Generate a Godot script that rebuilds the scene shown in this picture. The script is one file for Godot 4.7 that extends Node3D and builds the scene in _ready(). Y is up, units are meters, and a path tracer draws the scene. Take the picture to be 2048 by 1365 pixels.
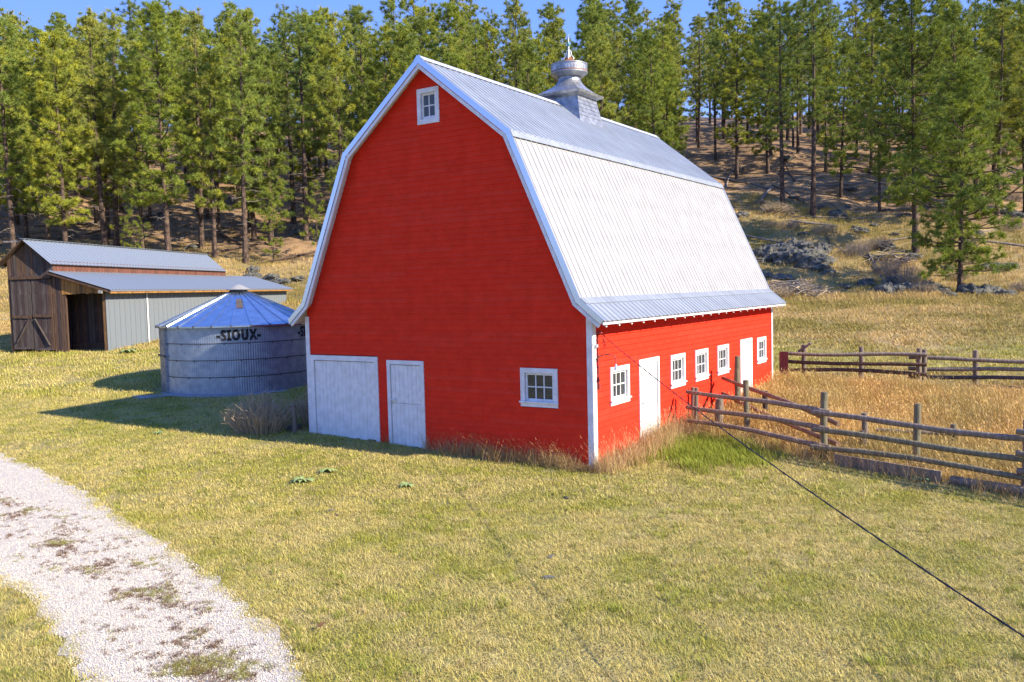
extends Node3D
# A red gambrel barn at the foot of a pine hillside: grain bin, shed, pole fences, gravel drive.

const CAM := Vector3(8.3262, 3.7757, 15.8478)
const YAW := 0.577
const PITCH := 0.0615
const ROLL := -0.0245
const FWD := Vector2(-0.54551, -0.83810)   # camera's heading on the ground (x, z)
const RGT := Vector2(0.83810, -0.54551)
const TD := [-80.0, 0.0, 12.0, 18.0, 22.4, 28.5, 33.0, 38.0, 45.0, 52.0, 62.0, 70.0, 80.0, 95.0, 120.0, 150.0, 190.0, 260.0, 420.0]
const TY := [-0.6, -0.35, -0.22, -0.08, 0.1, 0.46, 0.75, 1.2, 1.6, 2.0, 3.0, 5.4, 9.2, 14.6, 23.0, 31.5, 39.0, 41.0, 34.0]
var TM := []
var n_big := FastNoiseLite.new()
var n_mid := FastNoiseLite.new()
var n_small := FastNoiseLite.new()
var n_patch := FastNoiseLite.new()
var rng := RandomNumberGenerator.new()
var M := {}
var used := {}

# ------------------------------------------------------------------ geometry helper
class G:
	var v := PackedVector3Array()
	var n := PackedVector3Array()
	var c := PackedColorArray()
	var col := Color.WHITE
	var colored := false
	func tri(a: Vector3, b: Vector3, d: Vector3) -> void:   # counter-clockwise from outside
		var m := (b - a).cross(d - a).normalized()
		v.append(a); v.append(d); v.append(b)
		n.append(m); n.append(m); n.append(m)
		if colored:
			c.append(col); c.append(col); c.append(col)
	func tri_n(a: Vector3, b: Vector3, d: Vector3, na: Vector3, nb: Vector3, nd: Vector3) -> void:
		v.append(a); v.append(d); v.append(b)
		n.append(na); n.append(nd); n.append(nb)
		if colored:
			c.append(col); c.append(col); c.append(col)
	func quad(a: Vector3, b: Vector3, d: Vector3, e: Vector3) -> void:
		tri(a, b, d); tri(a, d, e)
	func hexa(p: Array) -> void:   # 0-3 bottom ring ccw seen from above, 4-7 the same above
		quad(p[3], p[2], p[1], p[0]); quad(p[4], p[5], p[6], p[7])
		quad(p[0], p[1], p[5], p[4]); quad(p[1], p[2], p[6], p[5])
		quad(p[2], p[3], p[7], p[6]); quad(p[3], p[0], p[4], p[7])
	func box(lo: Vector3, hi: Vector3) -> void:
		hexa([Vector3(lo.x, lo.y, hi.z), Vector3(hi.x, lo.y, hi.z), Vector3(hi.x, lo.y, lo.z), Vector3(lo.x, lo.y, lo.z),
			Vector3(lo.x, hi.y, hi.z), Vector3(hi.x, hi.y, hi.z), Vector3(hi.x, hi.y, lo.z), Vector3(lo.x, hi.y, lo.z)])
	func beam(a: Vector3, b: Vector3, w: float, h: float, up := Vector3.UP) -> void:   # a rectangular bar from a to b
		var d := (b - a).normalized()
		var s := d.cross(up).normalized() * w * 0.5
		var u := s.cross(d).normalized() * h * 0.5
		var P := []
		for k in [a, b]:
			P.append_array([k - s - u, k + s - u, k + s + u, k - s + u])
		quad(P[0], P[3], P[2], P[1]); quad(P[4], P[5], P[6], P[7])
		for i in 4:
			var j := (i + 1) % 4
			quad(P[i], P[j], P[4 + j], P[4 + i])
	func tube(pts: Array, rad: Array, sides := 6, cap := true, wob := 0.0, seed_ := 0) -> void:
		var rings := []
		var nrm := []
		for i in pts.size():
			var d: Vector3 = (pts[mini(i + 1, pts.size() - 1)] - pts[maxi(i - 1, 0)]).normalized()
			var s := d.cross(Vector3.UP if absf(d.y) < 0.9 else Vector3.RIGHT).normalized()
			var u := s.cross(d)
			var ring := []
			var rn := []
			for k in sides:
				var t := TAU * k / sides
				var o := s * cos(t) + u * sin(t)
				var w := 1.0 + wob * sin(float(k * 7 + i * 13 + seed_ * 5) * 1.7)
				ring.append(pts[i] + o * rad[i] * w)
				rn.append(o)
			rings.append(ring); nrm.append(rn)
		for i in pts.size() - 1:
			for k in sides:
				var j := (k + 1) % sides
				var a: Vector3 = rings[i][k]; var b: Vector3 = rings[i][j]
				var d2: Vector3 = rings[i + 1][j]; var e: Vector3 = rings[i + 1][k]
				tri_n(a, d2, b, nrm[i][k], nrm[i + 1][j], nrm[i][j])
				tri_n(a, e, d2, nrm[i][k], nrm[i + 1][k], nrm[i + 1][j])
		if cap:
			for k in range(1, sides - 1):
				tri(rings[0][0], rings[0][k], rings[0][k + 1])
				var z: Array = rings[-1]
				tri(z[0], z[k + 1], z[k])
	func lathe(prof: Array, segs := 32, c0 := Vector3.ZERO) -> void:   # prof: Vector2(radius, height) upwards, flat between points
		for i in prof.size() - 1:
			var p: Vector2 = prof[i]
			var q: Vector2 = prof[i + 1]
			var d := q - p
			var m := Vector2(d.y, -d.x).normalized()
			for k in segs:
				var t0 := TAU * k / segs
				var t1 := TAU * (k + 1) / segs
				var e0 := Vector3(cos(t0), 0, -sin(t0))
				var e1 := Vector3(cos(t1), 0, -sin(t1))
				var a := c0 + e0 * p.x + Vector3.UP * p.y
				var b := c0 + e1 * p.x + Vector3.UP * p.y
				var f := c0 + e1 * q.x + Vector3.UP * q.y
				var g := c0 + e0 * q.x + Vector3.UP * q.y
				var n0 := e0 * m.x + Vector3.UP * m.y
				var n1 := e1 * m.x + Vector3.UP * m.y
				if p.x > 0.0001:
					tri_n(a, b, f, n0, n1, n1)
				if q.x > 0.0001:
					tri_n(a, f, g, n0, n1, n0)
	func mesh() -> ArrayMesh:
		var arr := []
		arr.resize(Mesh.ARRAY_MAX)
		arr[Mesh.ARRAY_VERTEX] = v
		arr[Mesh.ARRAY_NORMAL] = n
		if colored:
			arr[Mesh.ARRAY_COLOR] = c
		var m := ArrayMesh.new()
		m.add_surface_from_arrays(Mesh.PRIMITIVE_TRIANGLES, arr)
		return m

# ------------------------------------------------------------------ nodes
func numbered(called: String) -> String:
	used[called] = used.get(called, -1) + 1
	return called if used[called] == 0 else "%s_%03d" % [called, used[called]]

func tag(o: Node, label := "", category := "", group := "", kind := "") -> Node:
	if label: o.set_meta("label", label)
	if category: o.set_meta("category", category)
	if group: o.set_meta("group", group)
	if kind: o.set_meta("kind", kind)
	return o

func thing(called: String, label: String, category: String, at := Vector3.ZERO, turn := 0.0, group := "") -> Node3D:
	var o := Node3D.new()
	o.name = numbered(called)
	add_child(o)
	o.position = at
	o.rotation.y = turn
	tag(o, label, category, group)
	return o

func part(called: String, g, m: Material, parent: Node = self, xf := Transform3D.IDENTITY) -> MeshInstance3D:
	var o := MeshInstance3D.new()
	o.name = numbered(called) if parent == self else called
	o.mesh = g.mesh() if g is G else g
	o.material_override = m
	o.transform = xf
	parent.add_child(o, true)
	return o

func group_node(called: String, parent: Node) -> Node3D:
	var o := Node3D.new()
	o.name = called
	parent.add_child(o, true)
	return o

func stuff(called: String, label: String, category: String, mesh: Mesh, m: Material, xfs: Array, cols: Array) -> void:
	var mm := MultiMesh.new()
	mm.transform_format = MultiMesh.TRANSFORM_3D
	mm.use_colors = true
	mm.mesh = mesh
	mm.instance_count = xfs.size()
	for i in xfs.size():
		mm.set_instance_transform(i, xfs[i])
		mm.set_instance_color(i, cols[i])
	var o := MultiMeshInstance3D.new()
	o.name = numbered(called)
	o.multimesh = mm
	o.material_override = m
	add_child(o)
	tag(o, label, category, "", "stuff")

# ------------------------------------------------------------------ materials
func lin(r: float, g: float, b: float) -> Color:
	return Color(r, g, b).linear_to_srgb()

func noise_tex(seed_: int, freq: float, lo: Color, hi: Color, size := 256, oct := 4, sx := 1.0, power := 1.0) -> ImageTexture:
	var f := FastNoiseLite.new()
	f.seed = seed_
	f.noise_type = FastNoiseLite.TYPE_SIMPLEX_SMOOTH
	f.frequency = freq
	f.fractal_octaves = oct
	var im: Image = f.get_seamless_image(size, int(size * sx))
	if sx != 1.0:
		im.resize(size, size)
	im.convert(Image.FORMAT_RGB8)
	for y in im.get_height():
		for x in im.get_width():
			var k := pow(im.get_pixel(x, y).r, power)
			im.set_pixel(x, y, lo.lerp(hi, k))
	return ImageTexture.create_from_image(im)

func bump_tex(seed_: int, freq: float, strength: float, size := 256, oct := 4, sx := 1.0) -> ImageTexture:
	var f := FastNoiseLite.new()
	f.seed = seed_
	f.frequency = freq
	f.fractal_octaves = oct
	var im: Image = f.get_seamless_image(size, int(size * sx))
	if sx != 1.0:
		im.resize(size, size)
	im.convert(Image.FORMAT_RGBA8)
	im.bump_map_to_normal_map(strength)
	return ImageTexture.create_from_image(im)

func mat(c: Color, rough := 0.8, metal := 0.0, tex: Texture2D = null, scale := Vector3.ONE, nrm: Texture2D = null, nscale := 1.0, world := true) -> StandardMaterial3D:
	var m := StandardMaterial3D.new()
	m.albedo_color = c
	m.roughness = rough
	m.metallic = metal
	if tex: m.albedo_texture = tex
	if nrm:
		m.normal_enabled = true
		m.normal_texture = nrm
		m.normal_scale = nscale
	if tex or nrm:
		m.uv1_triplanar = true
		m.uv1_world_triplanar = world
		m.uv1_scale = scale
	return m

func vmat(rough := 0.85, back := 0.0, tint := Color.WHITE) -> StandardMaterial3D:
	var m := StandardMaterial3D.new()
	m.vertex_color_use_as_albedo = true
	m.albedo_color = tint
	m.roughness = rough
	m.metallic_specular = 0.25
	if back > 0.0:
		m.backlight_enabled = true
		m.backlight = Color(back, back, back * 0.5)
	return m

func make_materials() -> void:
	var W1 := Color.WHITE
	var fine := noise_tex(3, 0.02, Color(0.80, 0.80, 0.80), W1, 256, 5)
	var streak := noise_tex(7, 0.012, Color(0.74, 0.74, 0.74), W1, 256, 5, 6.0)
	var mottled := noise_tex(11, 0.01, Color(0.62, 0.63, 0.66), W1, 256, 5)
	var grain_v := noise_tex(13, 0.02, Color(0.60, 0.57, 0.55), Color(1, 0.98, 0.96), 256, 5, 0.125)
	var bump := bump_tex(21, 0.03, 3.0)
	var wood_bump := bump_tex(23, 0.03, 5.0, 256, 4, 0.125)
	M.red = mat(lin(0.76, 0.045, 0.022), 0.85, 0.0, noise_tex(5, 0.015, Color(0.93, 0.90, 0.90), W1, 256, 6), Vector3(0.6, 0.6, 0.6), bump, 0.25)
	M.red.metallic_specular = 0.08
	M.reds = [M.red]
	for c in [lin(0.745, 0.045, 0.022), lin(0.78, 0.044, 0.021), lin(0.75, 0.050, 0.026)]:
		var faded: StandardMaterial3D = M.red.duplicate()
		faded.albedo_color = c
		M.reds.append(faded)
	M.white = mat(lin(0.80, 0.80, 0.80), 0.6, 0.0, noise_tex(6, 0.02, Color(0.88, 0.88, 0.87), W1, 256, 5), Vector3(0.7, 0.7, 0.7), bump, 0.2)
	M.trim_metal = mat(lin(0.66, 0.72, 0.80), 0.25, 0.85)
	M.roof = mat(lin(0.44, 0.48, 0.50), 0.45, 0.4, fine, Vector3(0.25, 0.25, 0.25))
	M.roof_lit = mat(lin(0.47, 0.465, 0.455), 0.55, 0.1, fine, Vector3(0.3, 0.3, 0.3))  # same sheet metal as the upper roof; steep slope's sunlit white put into colour
	M.galv = mat(lin(0.52, 0.54, 0.56), 0.45, 0.7, mottled, Vector3(1.3, 1.3, 1.3))
	M.galv_wall = mat(lin(0.40, 0.46, 0.54), 0.45, 0.7, noise_tex(12, 0.02, Color(0.78, 0.80, 0.82), W1, 256, 6), Vector3(0.5, 0.5, 0.5))
	M.bin_roof = mat(lin(0.54, 0.62, 0.72), 0.24, 0.95, fine, Vector3(0.5, 0.5, 0.5))
	M.rust = mat(lin(0.36, 0.15, 0.05), 0.85, 0.0, noise_tex(31, 0.02, Color(0.6, 0.55, 0.5), Color(1, 1, 0.95), 256, 5), Vector3(1.5, 1.5, 1.5))
	M.copper = mat(lin(0.10, 0.33, 0.36), 0.6, 0.2)
	M.zinc = mat(lin(0.62, 0.64, 0.66), 0.5, 0.5)
	M.glass = mat(Color(0.30, 0.32, 0.32, 0.42), 0.06)
	M.glass.transparency = BaseMaterial3D.TRANSPARENCY_ALPHA
	M.raw_wood = mat(lin(0.30, 0.20, 0.12), 0.9)
	M.dark = mat(lin(0.02, 0.02, 0.022), 0.9)
	M.iron = mat(lin(0.09, 0.085, 0.08), 0.6, 0.5)
	M.soil = mat(lin(0.10, 0.075, 0.05), 0.95)
	M.cable = mat(lin(0.012, 0.012, 0.014), 0.55)
	M.red_iron = mat(lin(0.32, 0.03, 0.025), 0.6)
	M.wood = mat(lin(0.36, 0.31, 0.24), 0.9, 0.0, grain_v, Vector3(1.6, 1.6, 1.6), wood_bump, 0.6, false)
	M.wood_green = mat(lin(0.30, 0.29, 0.185), 0.9, 0.0, grain_v, Vector3(1.6, 1.6, 1.6), wood_bump, 0.6, false)
	M.wood_red = mat(lin(0.20, 0.035, 0.045), 0.85, 0.0, grain_v, Vector3(1.2, 1.2, 1.2), wood_bump, 0.5, false)
	M.wood_orange = mat(lin(0.38, 0.25, 0.15), 0.9, 0.0, grain_v, Vector3(1.6, 1.6, 1.6), wood_bump, 0.5, false)
	M.plank_grey = mat(lin(0.135, 0.115, 0.105), 0.92, 0.0, grain_v, Vector3(1.1, 1.1, 1.1), wood_bump, 0.7)
	M.plank_brown = mat(lin(0.155, 0.095, 0.06), 0.92, 0.0, grain_v, Vector3(1.1, 1.1, 1.1), wood_bump, 0.7)
	M.plank_tan = mat(lin(0.27, 0.16, 0.065), 0.92, 0.0, grain_v, Vector3(1.1, 1.1, 1.1), wood_bump, 0.7)
	M.plank_dark = mat(lin(0.09, 0.062, 0.06), 0.92, 0.0, grain_v, Vector3(1.1, 1.1, 1.1), wood_bump, 0.7)
	M.plank_new = mat(lin(0.52, 0.27, 0.07), 0.85, 0.0, grain_v, Vector3(0.9, 0.9, 0.9))
	M.plank_rust = mat(lin(0.24, 0.10, 0.065), 0.9, 0.0, grain_v, Vector3(0.9, 0.9, 0.9))
	M.shed_steel = mat(lin(0.185, 0.215, 0.235), 0.55, 0.1)
	M.shed_roof = mat(lin(0.27, 0.31, 0.35), 0.45, 0.4)
	M.concrete = mat(lin(0.34, 0.34, 0.33), 0.9, 0.0, fine, Vector3(0.8, 0.8, 0.8))
	M.bark = mat(lin(0.22, 0.165, 0.13), 0.95, 0.0, noise_tex(41, 0.03, Color(0.35, 0.33, 0.32), Color(1, 0.95, 0.9), 256, 4), Vector3(0.7, 0.25, 0.7), bump_tex(43, 0.04, 8.0), 0.8, false)
	M.dead = mat(lin(0.38, 0.355, 0.33), 0.95, 0.0, grain_v, Vector3(1, 1, 1), null, 1.0, false)
	M.twig = mat(lin(0.46, 0.36, 0.22), 0.95)
	M.rock = mat(lin(0.25, 0.245, 0.22), 0.92, 0.0, noise_tex(51, 0.014, Color(0.34, 0.36, 0.36), Color(1, 0.98, 0.92), 256, 6), Vector3(0.5, 0.5, 0.5), bump_tex(53, 0.03, 9.0, 256, 5), 0.9)
	M.print_ = mat(Color.WHITE, 0.7, 0.1, noise_tex(61, 0.025, Color(0.05, 0.05, 0.06), Color(0.42, 0.45, 0.5), 256, 5, 1.0, 2.6), Vector3(0.9, 0.9, 0.9))
	M.grass = vmat(0.8, 0.45)
	M.needle = vmat(0.6, 0.6)
	M.stone = vmat(0.95)
	M.leaf = mat(lin(0.23, 0.31, 0.10), 0.8)
	var gt := noise_tex(71, 0.03, Color(0.66, 0.66, 0.62), W1, 512, 5)
	M.ground = mat(W1, 0.97, 0.0, gt, Vector3(0.35, 0.35, 0.35), bump_tex(73, 0.08, 6.0, 512, 4), 0.8)
	M.ground.vertex_color_use_as_albedo = true
	M.gravel = mat(lin(0.62, 0.565, 0.485), 0.97, 0.0, noise_tex(75, 0.12, Color(0.80, 0.79, 0.77), W1, 512, 3), Vector3(0.6, 0.6, 0.6), bump_tex(77, 0.16, 9.0, 512, 3), 0.5)

# ------------------------------------------------------------------ terrain
func prep_terrain() -> void:
	n_big.seed = 4; n_big.frequency = 0.03; n_big.fractal_octaves = 3
	n_mid.seed = 9; n_mid.frequency = 0.11; n_mid.fractal_octaves = 3
	n_small.seed = 15; n_small.frequency = 0.9; n_small.fractal_octaves = 3
	n_patch.seed = 22; n_patch.frequency = 0.28; n_patch.fractal_octaves = 4
	var k := TD.size()
	for i in k:
		if i == 0 or i == k - 1:
			var j := mini(i, k - 2)
			TM.append((TY[j + 1] - TY[j]) / (TD[j + 1] - TD[j]))
		else:
			var a: float = (TY[i] - TY[i - 1]) / (TD[i] - TD[i - 1])
			var b: float = (TY[i + 1] - TY[i]) / (TD[i + 1] - TD[i])
			TM.append(0.0 if a * b <= 0.0 else 2.0 * a * b / (a + b))

func ds(x: float, z: float) -> Vector2:   # distance ahead of the viewpoint, and to its right, on the ground
	var q := Vector2(x - CAM.x, z - CAM.z)
	return Vector2(q.dot(FWD), q.dot(RGT))

func from_ds(d: float, s: float) -> Vector2:
	return Vector2(CAM.x, CAM.z) + FWD * d + RGT * s

func T(x: float, z: float) -> float:
	var p := ds(x, z)
	var d := clampf(p.x, TD[0], TD[-1] - 0.001)
	var i := 0
	while i < TD.size() - 2 and TD[i + 1] <= d:
		i += 1
	var h: float = TD[i + 1] - TD[i]
	var t: float = (d - TD[i]) / h
	var t2 := t * t
	var t3 := t2 * t
	var y: float = (2 * t3 - 3 * t2 + 1) * TY[i] + (t3 - 2 * t2 + t) * h * TM[i] + (3 * t2 - 2 * t3) * TY[i + 1] + (t3 - t2) * h * TM[i + 1]
	y += n_mid.get_noise_2d(x, z) * (0.03 + 0.4 * smoothstep(46.0, 72.0, d))
	y += n_big.get_noise_2d(x, z) * 1.6 * smoothstep(58.0, 90.0, d)
	return y

func on(x: float, z: float, up := 0.0) -> Vector3:
	return Vector3(x, T(x, z) + up, z)

# ------------------------------------------------------------------ which cover grows where
var drive_pts := []
func drive_dist(x: float, z: float) -> float:   # signed distance outside the gravel drive (negative inside)
	var best := 1e9
	var p := Vector2(x, z)
	for i in drive_pts.size() - 1:
		var a: Vector3 = drive_pts[i]
		var b: Vector3 = drive_pts[i + 1]
		var A := Vector2(a.x, a.y)
		var B := Vector2(b.x, b.y)
		var t := clampf((p - A).dot(B - A) / (B - A).length_squared(), 0, 1)
		best = minf(best, p.distance_to(A.lerp(B, t)) - lerpf(a.z, b.z, t))
	return best

func in_barn(x: float, z: float, m := 0.0) -> bool:
	return x > -8.38 - m and x < m and z < m and z > -12.9 - m

func in_bin(x: float, z: float, m := 0.0) -> bool:
	return Vector2(x + 16.73, z + 4.67).length() < 2.95 + m

func in_shed(x: float, z: float, m := 0.0) -> bool:
	var q: Vector3 = shed_xf.affine_inverse() * Vector3(x, 0, z)
	return q.x < 0.05 + m and q.x > -4.75 - m and q.z < m and q.z > -24.2

func in_corral(x: float, z: float) -> float:   # 1 inside the fenced patch of tall golden grass
	var zf := fence_z(x)
	return smoothstep(-0.25, 0.35, zf - z) * smoothstep(-14.6, -13.6, z) * smoothstep(0.15, 0.5, x)

func fence_z(x: float) -> float:   # line of the near pole fence
	if x < 3.96:
		return lerpf(-4.6, -3.05, clampf((x - 0.5) / 3.46, -0.3, 1))
	return lerpf(-3.05, -1.75, (x - 3.96) / 3.75)

func meadow(x: float, z: float) -> float:   # 0 lawn, 1 dry hillside grass
	var p := ds(x, z)
	var edge := 47.0 - 9.0 * smoothstep(2.0, 14.0, p.y) + 5.0 * n_big.get_noise_2d(x, z) * 2.0
	return maxf(smoothstep(edge - 5.0, edge + 4.0, p.x), 0.85 * smoothstep(2.2, 0.6, absf(z + 15.6)) * smoothstep(0.0, 1.5, x))

func forest(x: float, z: float) -> float:   # 1 on the needle-strewn floor under the pines
	var p := ds(x, z)
	var edge := 76.0 + 6.0 * n_big.get_noise_2d(x * 1.3, z * 1.3)
	if p.y > 8.0:
		edge += 13.0 * smoothstep(8.0, 26.0, p.y) - 14.0 * smoothstep(30.0, 44.0, p.y)
	return smoothstep(edge - 3.0, edge + 3.0, p.x)

func lawn_color(x: float, z: float) -> Color:
	var k := n_patch.get_noise_2d(x * 2.6, z * 2.6) * 0.55 + n_mid.get_noise_2d(x * 2.6, z * 2.6) * 0.55 + n_small.get_noise_2d(x * 2.0, z * 2.0) * 0.5
	k = clampf(0.55 + k, 0, 1)
	return Color(0.36, 0.345, 0.045).lerp(Color(0.60, 0.49, 0.16), smoothstep(0.05, 0.8, k))

func ground_color(x: float, z: float) -> Color:
	var c := lawn_color(x, z) * 0.72
	c = c.lerp(Color(0.36, 0.24, 0.09), in_corral(x, z))
	var m := meadow(x, z)
	if m > 0.0:
		var k := clampf(0.5 + n_mid.get_noise_2d(x, z) + 0.5 * n_patch.get_noise_2d(x, z), 0, 1)
		c = c.lerp(Color(0.32, 0.25, 0.09).lerp(Color(0.52, 0.38, 0.17), k), m)
	var f := forest(x, z)
	if f > 0.0:
		var k2 := clampf(0.5 + 1.2 * n_mid.get_noise_2d(x + 40, z) + 0.6 * n_patch.get_noise_2d(x, z), 0, 1)
		c = c.lerp(Color(0.32, 0.20, 0.11).lerp(Color(0.55, 0.35, 0.18), k2), f)
	c.a = 1
	return c

func build_ground() -> void:
	var D := []
	var d := -80.0
	while d < 420.0:
		D.append(d)
		d += 0.5 if d >= 4.0 and d < 36.0 else (1.0 if d >= 36.0 and d < 84.0 else (8.0 if d < -10.0 else (1.5 if d < 4.0 else (2.5 if d < 150.0 else 14.0))))
	var S := []
	var s := -300.0
	while s < 300.0:
		S.append(s)
		var a := absf(s)
		s += 0.5 if a < 17.0 else (1.2 if a < 45.0 else (3.0 if a < 90.0 else 15.0))
	var v := PackedVector3Array()
	var c := PackedColorArray()
	var nn := PackedVector3Array()
	var idx := PackedInt32Array()
	for i in D.size():
		for j in S.size():
			var p := from_ds(D[i], S[j])
			v.append(on(p.x, p.y))
			c.append(ground_color(p.x, p.y))
			var e := 0.4
			nn.append(Vector3(T(p.x - e, p.y) - T(p.x + e, p.y), 2 * e, T(p.x, p.y - e) - T(p.x, p.y + e)).normalized())
	var w := S.size()
	for i in D.size() - 1:
		for j in w - 1:
			var a := i * w + j
			idx.append_array([a, a + w, a + 1, a + 1, a + w, a + w + 1])
	var arr := []
	arr.resize(Mesh.ARRAY_MAX)
	arr[Mesh.ARRAY_VERTEX] = v
	arr[Mesh.ARRAY_NORMAL] = nn
	arr[Mesh.ARRAY_COLOR] = c
	arr[Mesh.ARRAY_INDEX] = idx
	var m := ArrayMesh.new()
	m.add_surface_from_arrays(Mesh.PRIMITIVE_TRIANGLES, arr)
	tag(part("ground", m, M.ground), "grassy ground rising into a pine-covered hillside", "ground", "", "structure")

func ribbon(called: String, label: String, pts: Array, up: float, m: Material, ragged: float) -> void:
	var g := G.new()
	var L := []
	for i in pts.size() - 1:
		var a: Vector3 = pts[i]
		var b: Vector3 = pts[i + 1]
		var len := Vector2(a.x, a.y).distance_to(Vector2(b.x, b.y))
		var k := int(ceil(len / 0.18))
		for j in k:
			L.append(a.lerp(b, float(j) / k))
	var rows := []
	for i in L.size():
		var p: Vector3 = L[i]
		var q: Vector3 = L[mini(i + 1, L.size() - 1)]
		var o: Vector3 = L[maxi(i - 1, 0)]
		var t := Vector2(q.x - o.x, q.y - o.y).normalized()
		var s := Vector2(-t.y, t.x)
		var row := []
		for j in 15:
			var f := float(j) / 14.0 * 2.0 - 1.0
			var w := p.z
			if absf(f) > 0.99:
				w += ragged * (n_small.get_noise_2d(p.x * 1.6 + f * 31.0, p.y * 1.6) + 0.6 * n_patch.get_noise_2d(p.x * 3.0, p.y * 3.0 + f * 50.0))
			var at := Vector2(p.x, p.y) + s * w * f
			row.append(on(at.x, at.y, up if absf(f) < 0.99 else up - 0.006))
		rows.append(row)
	for i in rows.size() - 1:
		for j in 14:
			g.quad(rows[i][j + 1], rows[i][j], rows[i + 1][j], rows[i + 1][j + 1])
	var o := part(called, g, m)
	tag(o, label, "road", "", "structure")

# ------------------------------------------------------------------ barn
const BW := -8.377
const BL := -12.9
const RX := -4.1885      # ridge
func roof_y(dx: float) -> float:   # underside of the roof at a distance from the ridge
	dx = absf(dx)
	if dx < 2.40: return lerpf(9.02, 7.10, dx / 2.40)
	if dx < 4.02: return lerpf(7.10, 3.46, (dx - 2.40) / 1.62)
	return lerpf(3.46, 3.02, (dx - 4.02) / 0.57)

func roof_x(y: float) -> float:
	if y > 7.10: return lerpf(2.40, 0.0, clampf((y - 7.10) / 1.92, 0, 1))
	if y > 3.46: return lerpf(4.02, 2.40, (y - 3.46) / 3.64)
	return 4.1885

func barn_window(barn: Node3D, xf: Transform3D, w: float, h: float, cols: int, rows: int, sill: bool) -> void:
	# local: x across, y up from the bottom of the outer frame, z outward from the wall's face
	var o := group_node("window", barn)
	o.transform = xf
	var t := 0.105
	var g := G.new()
	g.box(Vector3(-w / 2, h - t, 0), Vector3(w / 2, h, 0.042))
	g.box(Vector3(-w / 2, t, 0), Vector3(-w / 2 + t, h - t, 0.040))
	g.box(Vector3(w / 2 - t, t, 0), Vector3(w / 2, h - t, 0.040))
	g.box(Vector3(-w / 2, 0, 0), Vector3(w / 2, t, 0.042))
	part("frame", g, M.white, o)
	if sill:
		var sg := G.new()
		sg.box(Vector3(-w / 2 - 0.025, t - 0.02, 0.0425), Vector3(w / 2 + 0.025, t + 0.012, 0.075))
		part("sill", sg, M.white, o)
	var iw := w - 2 * t
	var ih := h - 2 * t
	var b := 0.05
	var s := G.new()
	var z0 := -0.045
	var z1 := -0.008
	s.box(Vector3(-iw / 2, t + ih - b, z0), Vector3(iw / 2, t + ih, z1))
	s.box(Vector3(-iw / 2, t, z0), Vector3(iw / 2, t + b + 0.02, z1))
	s.box(Vector3(-iw / 2, t + b + 0.02, z0), Vector3(-iw / 2 + b, t + ih - b, z1))
	s.box(Vector3(iw / 2 - b, t + b + 0.02, z0), Vector3(iw / 2, t + ih - b, z1))
	part("sash", s, M.white, o)
	var pw := (iw - 2 * b) / cols
	var ph := (ih - 2 * b - 0.02) / rows
	for i in range(1, cols):
		var mg := G.new()
		mg.box(Vector3(-iw / 2 + b + pw * i - 0.013, t + b + 0.02, z0 + 0.006), Vector3(-iw / 2 + b + pw * i + 0.013, t + ih - b, z1 - 0.006))
		part("muntin", mg, M.white, o)
	for j in range(1, rows):
		var mg2 := G.new()
		mg2.box(Vector3(-iw / 2 + b, t + b + 0.02 + ph * j - 0.013, z0 + 0.009), Vector3(iw / 2 - b, t + b + 0.02 + ph * j + 0.013, z1 - 0.009))
		part("muntin", mg2, M.white, o)
	for i in cols:
		for j in rows:
			var pg := G.new()
			var x0 := -iw / 2 + b + pw * i + 0.013
			var y0 := t + b + 0.02 + ph * j + 0.013
			pg.box(Vector3(x0, y0, z0 + 0.014), Vector3(x0 + pw - 0.026, y0 + ph - 0.026, z0 + 0.018))
			var tilt := Transform3D(Basis(Vector3.UP, rng.randf_range(-0.012, 0.012)), Vector3(0, rng.randf_range(-0.001, 0.001), 0))
			part("pane", pg, M.glass, o, tilt)

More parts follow.
